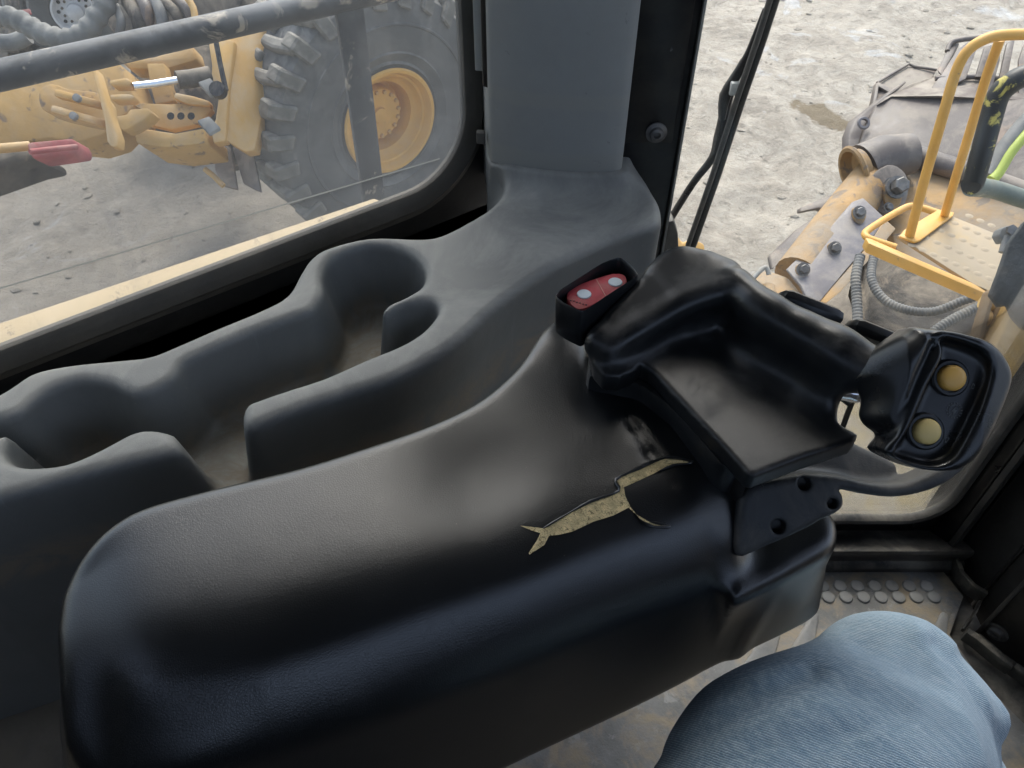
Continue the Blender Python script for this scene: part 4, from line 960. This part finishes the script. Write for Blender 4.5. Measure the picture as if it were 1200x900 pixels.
for a, b in ((1152,352),(1149,370)):
    c_ = P(a, b, 1.82); tube('spacer', [c_, c_+(P(a+26,b+12,1.82)-c_)], .020, CAR, nose, 12)
tube('spacer', TP([(1172,362),(1192,372)], 1.8), .024, CAR, nose, 12)
prism('rubber_flap', TPd([(1200,262,1.62),(1183,285,1.64),(1172,318,1.66),(1161,346,1.68),(1172,360,1.68),(1182,358,1.67),(1188,372,1.67),(1200,386,1.66),(1225,390,1.64),(1225,240,1.60)]), F3*.015, FLAP, nose, .003)
# clamp and stub bolt above the flap
cl = thing('clamp', 'small grey clamp with a threaded stub beside the cracked rubber flap', 'clamp', P(1183,275,1.75))
prism('clamp_jaw', TP([(1171,275),(1174,268),(1182,264),(1193,267),(1194,274),(1186,283),(1176,284)], 1.72), F3*.03, CLAMP, cl, .003)
tube('stub_bolt', TP([(1181,277),(1175,296)], 1.72), .009, CLAMP, cl, 10)
lathe('nut', [(0,0),(.012,0),(.012,.008),(0,.008)], P(1184,270,1.71), -F3, BOLTM, cl, 6)

# ------------------------------------------------------------ platform with handrail
zp = 1.70
pf = thing('step_platform', 'yellow platform of dusty checker plate with a looped front rail', 'platform', OZ(1100,290,zp))
prism('deck_plate', [OZ(a, b, zp) for a, b in ((1052,276),(1078,262),(1108,250),(1215,293),(1215,372),(1160,345))], (0,0,-.012), M('dusty checker deck', (.42,.30,.15), .8, var=.1, bs=30, bd=.001, dust=.9, dscale=6, dust_lo=.3, dust_hi=.5, dustc=(.36,.30,.22), wear=.40, wears=7, wearc=(.36,.25,.18)), pf, .002)
prism('front_edge', [OZ(a, b, zp) for a, b in ((1014,278),(1018,285),(1160,346),(1162,341),(1052,275))][:4]+[OZ(1160,340,zp), OZ(1020,279,zp)], (0,0,-.035), YEL_R, pf, .004)
tube('loop_rail', [OZ(a, b, zp-.012) for a, b in ((1050,290),(1022,281),(1014,276),(1017,270),(1040,255),(1062,243),(1072,242),(1085,245),(1112,254))], .011, YEL_R, pf, 12, 5)
prism('foot_plate', [OZ(a, b, zp+.004) for a, b in ((1053,279),(1058,272),(1098,248),(1117,251),(1116,255),(1077,284),(1070,286))], (0,0,.008), YEL_R, pf, .003)
k = 0; bump0 = None
for i in range(9):
    for j in range(5):
        a = 1068+i*13+j*17; b = 287+i*5.6-j*8.5
        if a > 1165: continue
        c_ = OZ(a, b, zp)
        if bump0 is None: bump0 = lathe('tread_bump', [(0,.0025),(.007,.002),(.012,0)], c_, Z, bpy.data.materials['dusty checker deck'], pf, 10); c00 = Vector(c_)
        else: like(bump0, 'tread_bump', pf, Matrix.Translation(c_-c00))
hr = thing('handrail', 'bent yellow tube handrail standing on the platform', 'handrail', OZ(1066,276,zp))
f0, f1 = OZ(1066,276,zp+.012), OZ(1107,252,zp+.012)
def hz(a, b, base, lift): return P(a, b, (base-CAM).dot(F3)-lift)
tube('front_tube', [f0, P(1085,205,2.15), P(1106,132,2.03), P(1119,88,1.98), P(1132,62,1.95), P(1152,47,1.93), P(1178,41,1.92), P(1240,40,1.9)], .0135, YEL_R, hr, 14, 5)
tube('rear_tube', [f1, P(1121,205,2.23), P(1141,140,2.13), P(1156,90,2.05), P(1172,46,1.97)], .0125, YEL_R, hr, 14, 4)

# black mirror arm and striped tube
ma = thing('mirror_arm', 'thick black bent tube with chipped paint in front of the bucket', 'mirror arm', P(1140,222,1.75))
tube('tube', [P(1138,216,1.75), P(1141,212,1.75), P(1150,180,1.72), P(1161,140,1.70), P(1170,112,1.68), P(1185,97,1.66), P(1205,88,1.65), P(1260,80,1.6)], .0235, BLKTUBE, ma, 18, 4)
lb = tube('lower_tube', [P(1138,219,1.80), P(1165,222,1.85), P(1205,235,1.85), P(1260,250,1.85)], .022, M('grey green worn tube', (.13,.16,.14), .5, bs=60, bd=.0006, dust=.4, dscale=9, wear=.4, wears=20, wearc=(.3,.3,.25)), ma, 16, 3)
st_ = thing('hose_loop', 'grey tube with a lime yellow stripe beside the black mirror arm', 'tube', P(1162,208,1.9))
tube('grey_tube', [P(1158,208,1.92), P(1165,197,1.92), P(1180,170,1.92), P(1205,140,1.92), P(1240,110,1.9)], .020, CLAMP, st_, 14, 3)
tube('lime_stripe', [P(1162,211,1.905), P(1171,201,1.905), P(1186,176,1.905), P(1212,148,1.905), P(1245,118,1.9)], .013, LIME, st_, 10, 3)

# chrome lever seen through the grip, thin black rod
cl2 = thing('chrome_latch', 'chrome tipped latch lying on the sandy deck seen through the grip', 'latch', P(1005,460,.9))
def latch_f(X, Y, Z_): return chain(X, Y, Z_, [P(968,452,1.0), P(985,458,1.0), P(1000,462,1.0), P(1014,466,1.0)], [.012,.010,.0085,.0075], .01)
la = np.array([tuple(P(968,452,1.0)), tuple(P(1014,466,1.0))])
sdf_mesh('chrome_tip', tuple(la.min(0)-.02), tuple(la.max(0)+.02), .002, latch_f, CHROME, cl2)
tube('latch_shank', [P(970,461,1.02), P(985,464,1.02), P(996,472,1.02)], .006, BLACKP, cl2, 10, 3)
tag(tube('thin_rod', [OG(1006,452,.78), OG(992,488,.78), OG(985,508,.78)], .0045, BLACKP, None, 8, 0, OG(990,490,.78)), 'thin black rod crossing the gap inside the grip', 'rod')

# ------------------------------------------------------------ bucket
bk = thing('bucket', 'big worn grey loader bucket with torn guard bars at upper right', 'bucket', (4.4,.9,0))
D = 4.1
prism('back_plate', TPd([(1000,188,4.05),(1015,150,4.1),(1028,122,4.15),(1040,112,4.2),(1215,116,3.9),(1215,238,3.6),(1110,212,3.75),(1060,190,3.9),(1020,182,4.0)]), F3*.06, RUSTY, bk, .012)
prism('top_slope', TPd([(1028,123,4.14),(1042,112,4.19),(1068,98,4.28),(1100,88,4.4),(1215,90,4.2),(1215,118,3.9),(1100,112,4.05),(1045,113,4.17)]), F3*.03, M('dusty bucket spill plate', (.16,.13,.11), .8, var=.15, vs_=4, bs=30, bd=.002, dust=.7, dscale=4, dustc=(.36,.32,.26)), bk, .006)
prism('side_cutter', TPd([(995,190,4.05),(995,158,4.1),(1002,140,4.15),(1018,128,4.18),(1042,108,4.28),(1062,94,4.35),(1062,98,4.35),(1030,122,4.2),(1012,150,4.13),(1002,188,4.05)]), F3*.05+R*(-.02), RUSTY, bk, .008)
lathe('lifting_eye', [(.02,0),(.03,.0),(.035,.01),(.03,.02),(.02,.02),(.02,0)], P(1011,145,4.08), -F3, STEELD, bk, 20)
prism('corner_box', TPd([(1022,125,4.3),(1028,98,4.4),(1065,75,4.5),(1070,77,4.5),(1098,82,4.45),(1090,100,4.35),(1062,102,4.32),(1045,110,4.28)]), F3*.06, bpy.data.materials['dusty bucket spill plate'], bk, .01)
prism('box_edge', TPd([(1022,125,4.27),(1027,97,4.37),(1030,96,4.37),(1048,106,4.3),(1045,110,4.28),(1030,101,4.34),(1027,122,4.27)]), F3*.04, RUSTY, bk, .004)
tube('box_rim', TPd([(1028,97,4.38),(1048,85,4.44),(1065,75,4.48),(1072,78,4.46),(1098,82,4.42)]), .008, RUSTY, bk, 8)
def gpl(pts, t_=.05): prism('guard_gusset', TPd(pts), F3*.03+R*t_, RUSTY, bk, .006)
gpl([(1098,82,4.34),(1112,55,4.46),(1118,49,4.48),(1124,50,4.48),(1104,88,4.3)], .02)
gpl([(1086,110,4.2),(1104,86,4.28),(1122,58,4.36),(1134,49,4.4),(1146,54,4.36),(1132,92,4.2),(1110,104,4.2)], .01)
gpl([(1138,112,4.1),(1150,95,4.15),(1162,66,4.2),(1173,48,4.3),(1172,70,4.22),(1162,108,4.1)], .01)
gpl([(1143,90,4.2),(1154,54,4.3),(1163,52,4.3),(1153,90,4.2)], .01)
gpl([(1171,92,4.15),(1180,50,4.25),(1190,44,4.25),(1181,90,4.15)], .01)
gpl([(1194,114,4.0),(1194,70,4.1),(1200,52,4.15),(1230,50,4.1),(1225,114,4.0)], .01)
tube('guard_top_rail', TPd([(1110,60,4.44),(1114,51,4.46),(1124,47,4.46),(1160,43,4.44),(1215,38,4.4)]), .014, RUSTY, bk, 8, 3)
tube('guard_foot_rail', TPd([(1096,92,4.28),(1140,90,4.24),(1215,95,4.12)]), .014, RUSTY, bk, 8)
# ------------------------------------------------------------ the other loader, seen through the side window
far = thing('parked_loader', 'dusty yellow articulated loader parked beyond the side window', 'loader', P(300,210,4.6)-Vector((0,0,P(300,210,4.6).z)))
th = math.radians(40); wn = (-G*math.cos(th)+R*math.sin(th)).normalized()       # where the wheel faces
wc = P(453,140,4.72)
WH = .80
wheel = lathe('wheel', [(.31,.03),(.33,.03),(.345,.045),(.36,.035),(.40,.055),(.41,.062),(.42,.055),(.50,.066),(.56,.062),(.565,.068),(.575,.068),(.58,.060),(.66,.045),(.72,.02),(.745,-.03),(.745,-.52),(.70,-.56),(.31,-.56)], wc, wn, TYRE, far, 64)
# lugs: heavy bars alternating side to side
wu = Z.copy(); wv_ = wn.cross(wu).normalized()
def wframe(a, h): # at angle a round the tread, height h along the axle
    rad = wu*math.cos(a)+wv_*math.sin(a); tan = wv_*math.cos(a)-wu*math.sin(a)
    mx = Matrix((tan, wn, rad)).transposed().to_4x4(); mx.translation = wc+wn*h; return mx
def lug_mesh(sgn):
    bm = bmesh.new(); H0, H1 = .735, .788
    pts = [(-.035, .00), (.035, .02), (.075, -.14), (.085, -.28), (.02, -.28), (.0, -.15)]
    a = [bm.verts.new((x*1.1, y*sgn if sgn > 0 else -.52-y, H0)) for x, y in pts]; b = [bm.verts.new((x*.9, y*sgn if sgn > 0 else -.52-y, H1)) for x, y in pts]
    bm.faces.new(a); bm.faces.new(b[::-1])
    for i in range(6): bm.faces.new((a[i], a[(i+1)%6], b[(i+1)%6], b[i]))
    fix(bm); bevel(bm, .018, 2)
    # shoulder wrapping onto the sidewall
    me = bpy.data.meshes.new('lug'); bm.to_mesh(me); bm.free(); me.materials.append(LUGM); return me
offm = Matrix.Translation(-Vector(far.location))
lm = {1: lug_mesh(1), -1: lug_mesh(-1)}
for k in range(26):
    for s in (1, -1):
        o = bpy.data.objects.new('lug', lm[s]); COL.objects.link(o); o.parent = wheel
        o.matrix_local = offm @ wframe(2*math.pi*(k+(0 if s > 0 else .5))/26, 0)
sh_me = bpy.data.meshes.new('shoulder_lug'); b_ = prism_bm([(-.048,.075,.64),(.040,.075,.66),(.044,.03,.795),(-.044,.03,.795)], (0,-.12,0), .012, 1); b_.to_mesh(sh_me); b_.free(); sh_me.materials.append(LUGM)
for k in range(26):
    o = bpy.data.objects.new('shoulder_lug', sh_me); COL.objects.link(o); o.parent = wheel; o.matrix_local = offm @ wframe(2*math.pi*k/26-.02, 0)
rim_ = lathe('rim', [(.315,.03),(.325,.05),(.315,.062),(.298,.06),(.285,.035),(.275,.01),(.262,.005),(.25,-.02),(.235,-.04),(.215,-.05),(.205,-.14),(.19,-.16),(0,-.16)], wc, wn, YEL_R, wheel, 56)
lathe('hub', [(.165,-.16),(.165,-.10),(.155,-.085),(.05,-.08),(.045,-.06),(.02,-.055),(0,-.055)], wc, wn, YEL_R, wheel, 40)
nb = None
for k in range(16):
    a = 2*math.pi*k/16
    if nb is None:
        c_ = wc+wn*(-.155)+(wu*math.cos(a)+wv_*math.sin(a))*.165+wn*.072
        nb_me = bpy.data.meshes.new('wheel_nut'); b_ = lathe_bm([(0,.02),(.012,.018),(.014,0)], (0,0,0), (0,0,1), 6); b_.to_mesh(nb_me); b_.free(); nb_me.materials.append(YEL); nb = 1
        qn = wn.to_track_quat('Z', 'Y').to_matrix().to_4x4()
    c_ = wc+wn*(-.085)+(wu*math.cos(a)+wv_*math.sin(a))*.140
    mx = qn.copy(); mx.translation = c_; o = bpy.data.objects.new('wheel_nut', nb_me); COL.objects.link(o); o.parent = wheel; o.matrix_local = offm @ mx
def zg(p): return p
# fender curved in front of the tyre
def fend(pts_out, w_vec, name, mat, t_=.02): prism(name, pts_out, w_vec, mat, far, .006)
def L(pts, d0=4.3, k=.0): return [P(a, b, d0+k*(a-270)/100) for a, b in pts]
prism('fender_side', L([(262,46),(300,36),(347,28),(330,52),(318,84),(308,130),(298,176),(287,178),(266,165),(262,120)], 4.15, .3), F3*.10, YEL, far, .006)
prism('fender_top', L([(318,0),(355,-6),(347,30),(330,34),(300,40),(278,48),(262,46),(270,20),(290,8)], 4.2, .3), F3*.2, YEL, far, .008)
prism('cab_step_frame', L([(244,50),(262,44),(275,48),(268,100),(264,165),(250,168),(246,150),(252,140),(256,112),(246,106),(248,76)], 4.12, .2), F3*.08, YEL, far, .01)
for a, b in ((232,96),(231,141)):
    st = prism('step', L([(a,b),(a+14,b-5),(a+27,b+8),(a+14,b+15)], 4.0, .2), Vector((0,0,-.02)), CLAMP, far, .003)
    for k in range(4):
        for j in range(2):
            c_ = P(a+7+k*4.2+j*3-1, b+1+k*1.0+j*5, 3.985); box('tread_hole', c_, (.012,.012,.004), INNERB, st, (R, G, Z), .001)
tube('door_stay', L([(253,48),(258,75),(265,106)], 3.98, .2), .014, BLACKP, far, 8)
lathe('stay_boss', [(0,0),(.04,0),(.04,.05),(0,.05)], P(258,108,3.98), -F3, BLACKP, far, 14)
# articulation: dark block in place of the shaded hollow, yellow hitch plates
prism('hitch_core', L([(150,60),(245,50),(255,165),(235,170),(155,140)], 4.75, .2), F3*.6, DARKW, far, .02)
prism('hitch_beam', L([(153,142),(165,150),(205,156),(238,150),(240,168),(195,173),(160,168)], 4.1, .2), F3*.35, YEL_F, far, .009)
prism('hitch_plate', L([(150,120),(200,122),(240,118),(248,128),(232,145),(200,152),(158,142),(170,130)], 4.2, .2), F3*.06, YEL_F, far, .006)
prism('hitch_upright', L([(172,74),(192,74),(198,100),(205,118),(182,122),(176,100)], 4.3, .2), F3*.08, YEL_F, far, .006)
prism('hitch_top', L([(140,70),(180,66),(225,52),(230,70),(190,82),(150,80)], 4.35, .2), F3*.15, YEL_F, far, .015)
prism('frame_rib', L([(205,108),(225,112),(245,118),(246,124),(220,122),(203,115)], 4.18, .2), F3*.06, YEL, far, .008)
for a in (200, 212, 224): lathe('rib_hole', [(0,0),(.02,0),(.018,.004),(0,.004)], P(a, 136, 4.12+.2*(a-270)/100), -F3, INNERB, far, 10)
# long front arm reaching left
prism('front_arm', L([(-70,108),(20,88),(60,82),(105,78),(140,74),(150,100),(160,118),(150,132),(140,138),(120,158),(92,166),(60,162),(30,166),(0,172),(-70,190)], 4.25, .25), F3*.30, YEL_F, far, .009)
prism('arm_hump', catmull(L([(45,112),(50,101),(62,98),(80,104),(118,110),(126,135),(122,146),(95,142),(60,133),(48,126)], 3.88, .25), 3, True), F3*.10, YEL_F, far, .009)
prism('arm_rib', L([(64,103),(119,118),(117,126),(62,112)], 3.80, .25), F3*.05, YEL, far, .008)
prism('arm_rib', L([(60,122),(124,140),(122,149),(58,131)], 3.80, .25), F3*.05, YEL, far, .008)
for a, b in ((92,116),(88,137)): bolt('bolt', P(a, b, 3.3), -F3, .012, BOLTM, far) if 0 else lathe('pin', [(0,0),(.017,0),(.017,.02),(0,.025)], P(a, b, 3.34), -F3, CLAMP, far, 10)
prism('lift_lever', L([(106,80),(111,79),(123,118),(133,146),(138,160),(137,172),(130,172),(125,165),(122,140),(114,108)], 3.75, .25), F3*.07, YEL, far, .012)
prism('pivot_ear', L([(126,94),(148,90),(153,95),(151,100),(130,101)], 4.05, .25), F3*.08, YEL, far, .01)
prism('pivot_ear', L([(128,110),(150,109),(157,112),(154,117),(130,118)], 4.05, .25), F3*.08, YEL, far, .01)
prism('pivot_block', L([(133,136),(148,134),(152,128),(172,126),(178,132),(170,140),(152,150),(145,153),(137,148)], 4.05, .25), F3*.1, YEL_F, far, .007)
tube('steering_rod', L([(156,101),(180,98.5),(207,94)], 4.0, .2), .019, CHROME, far, 14)
tube('steering_barrel', L([(207,94),(225,92),(246,88)], 4.05, .2), .045, DARKW, far, 14)
prism('red_guard', L([(30,166),(84,161),(91,170),(90,180),(38,187),(33,178)], 3.62, .25), F3*.12, REDP, far, .012)
tube('red_edge', L([(35,178),(60,175),(90,172)], 3.55, .25), .012, REDP, far, 8)
tube('bottom_bar', L([(-40,180),(0,174),(34,171)], 3.7, .25), .02, YEL_F, far, 8)
prism('under_arm_shade', L([(-60,178),(30,172),(40,186),(10,192),(-60,215)], 4.1, .25), F3*.3, DARKW, far, .02)  # dark slab standing in for the shade below the front arm
# mudguards and prop hanging under the frame
prism('mud_flap', L([(272,172),(296,176),(306,225),(298,222),(285,215)], 4.5, 0), F3*.03, RUSTY, far, .006)
prism('mud_flap', L([(248,168),(270,172),(278,222),(262,218),(252,200)], 4.45, 0), F3*.03, RUSTY, far, .006)
tube('prop_rod', L([(240,198),(250,206),(262,218)], 4.3, 0), .016, YEL_F, far, 8)
prism('rear_body', L([(500,-40),(560,-50),(700,-60),(700,60),(560,30),(530,20)], 5.4, 0), F3*.8, YEL, far, .03)
prism('engine_bay', L([(120,-60),(270,-60),(285,0),(262,40),(150,60),(118,20)], 5.5, 0), F3*.8, DARKW, far, .03)
for k, (a0, b0_, a1, b1_) in enumerate(((150,2,165,40),(165,-4,172,30),(178,-5,192,36),(190,0,212,28),(205,-5,225,24),(136,8,140,40))):
    tube('engine_hose', [P(a0, b0_, 5.3), P((a0+a1)/2+4, (b0_+b1_)/2, 5.25), P(a1, b1_, 5.3)], .05-.004*k, (DARKW, RUSTY, HOSE)[k%3], far, 10, 4)
tube('yellow_pipe', [P(215,-8,5.1), P(226,8,5.1), P(229,25,5.1)], .022, YEL, far, 10, 3)
# machine beyond with a pale rimmed wheel and ribbed duct
tr = thing('parked_truck', 'truck with a pale steel rimmed tyre at the top left beyond the loader', 'truck', OZ(75,60,0))
tn = (-G*.93+R*.25+Vector((0,0,0))).normalized(); tc = P(88,14,6.6)
wh2 = lathe('wheel', [(.17,.0),(.20,.03),(.28,.04),(.34,.02),(.37,-.03),(.37,-.24),(.17,-.24)], tc, tn, TYRE, tr, 40)
lathe('rim', [(.18,.01),(.185,.03),(.17,.03),(.16,.0),(.15,-.03),(.12,-.035),(.07,-.02),(.065,.01),(.03,.03),(0,.03)], tc, tn, SILVER, wh2, 36)
for k in range(10):
    a = 2*math.pi*k/10; u_ = Z; v_ = tn.cross(Z).normalized()
    lathe('wheel_nut', [(0,.02),(.011,.015),(.013,-.01)], tc+tn*(-.03)+(u_*math.cos(a)+v_*math.sin(a))*.10, tn, DARKW, wh2, 6)
    lathe('hand_hole', [(0,.0),(.016,0),(.014,-.01)], tc+tn*(-.029)+(u_*math.cos(a+.3)+v_*math.sin(a+.3))*.135, tn, INNERB, wh2, 8)
lathe('rear_wheel', [(.17,.0),(.20,.03),(.28,.04),(.34,.02),(.37,-.03),(.37,-.24),(.17,-.24)], P(58,12,6.8), tn, TYRE, tr, 40)
prism('chassis', TP([(-60,-60),(130,-60),(130,-12),(60,-14),(20,-10),(14,40),(8,72),(-60,80)], 7.0), F3*.6, DARKW, tr, .02)
tube('frame_post', TP([(12,-20),(16,20),(14,60)], 5.9), .05, DARKW, tr, 8)
tube('lower_hose', TP([(-20,46),(12,50),(33,42)], 5.8), .06, HOSE, tr, 10, 4)
prism('red_reflector', TP([(22,12),(34,10),(36,16),(24,18)], 6.2), F3*.02, REDP, tr, .003)
du = hose('intake_duct', TP([(-50,18),(0,19),(22,24),(40,34),(60,43),(82,46),(100,38),(112,22),(122,6),(128,-12)], 5.2), .068, M('grey ribbed duct', (.14,.14,.13), .7, bs=40, bd=.001, dust=.5, dscale=6, dustc=(.36,.34,.3)), None, .085, .08, 18, 8, P(40,34,5.2))
tag(du, 'thick grey ribbed duct curving below the pale rimmed wheel', 'duct')
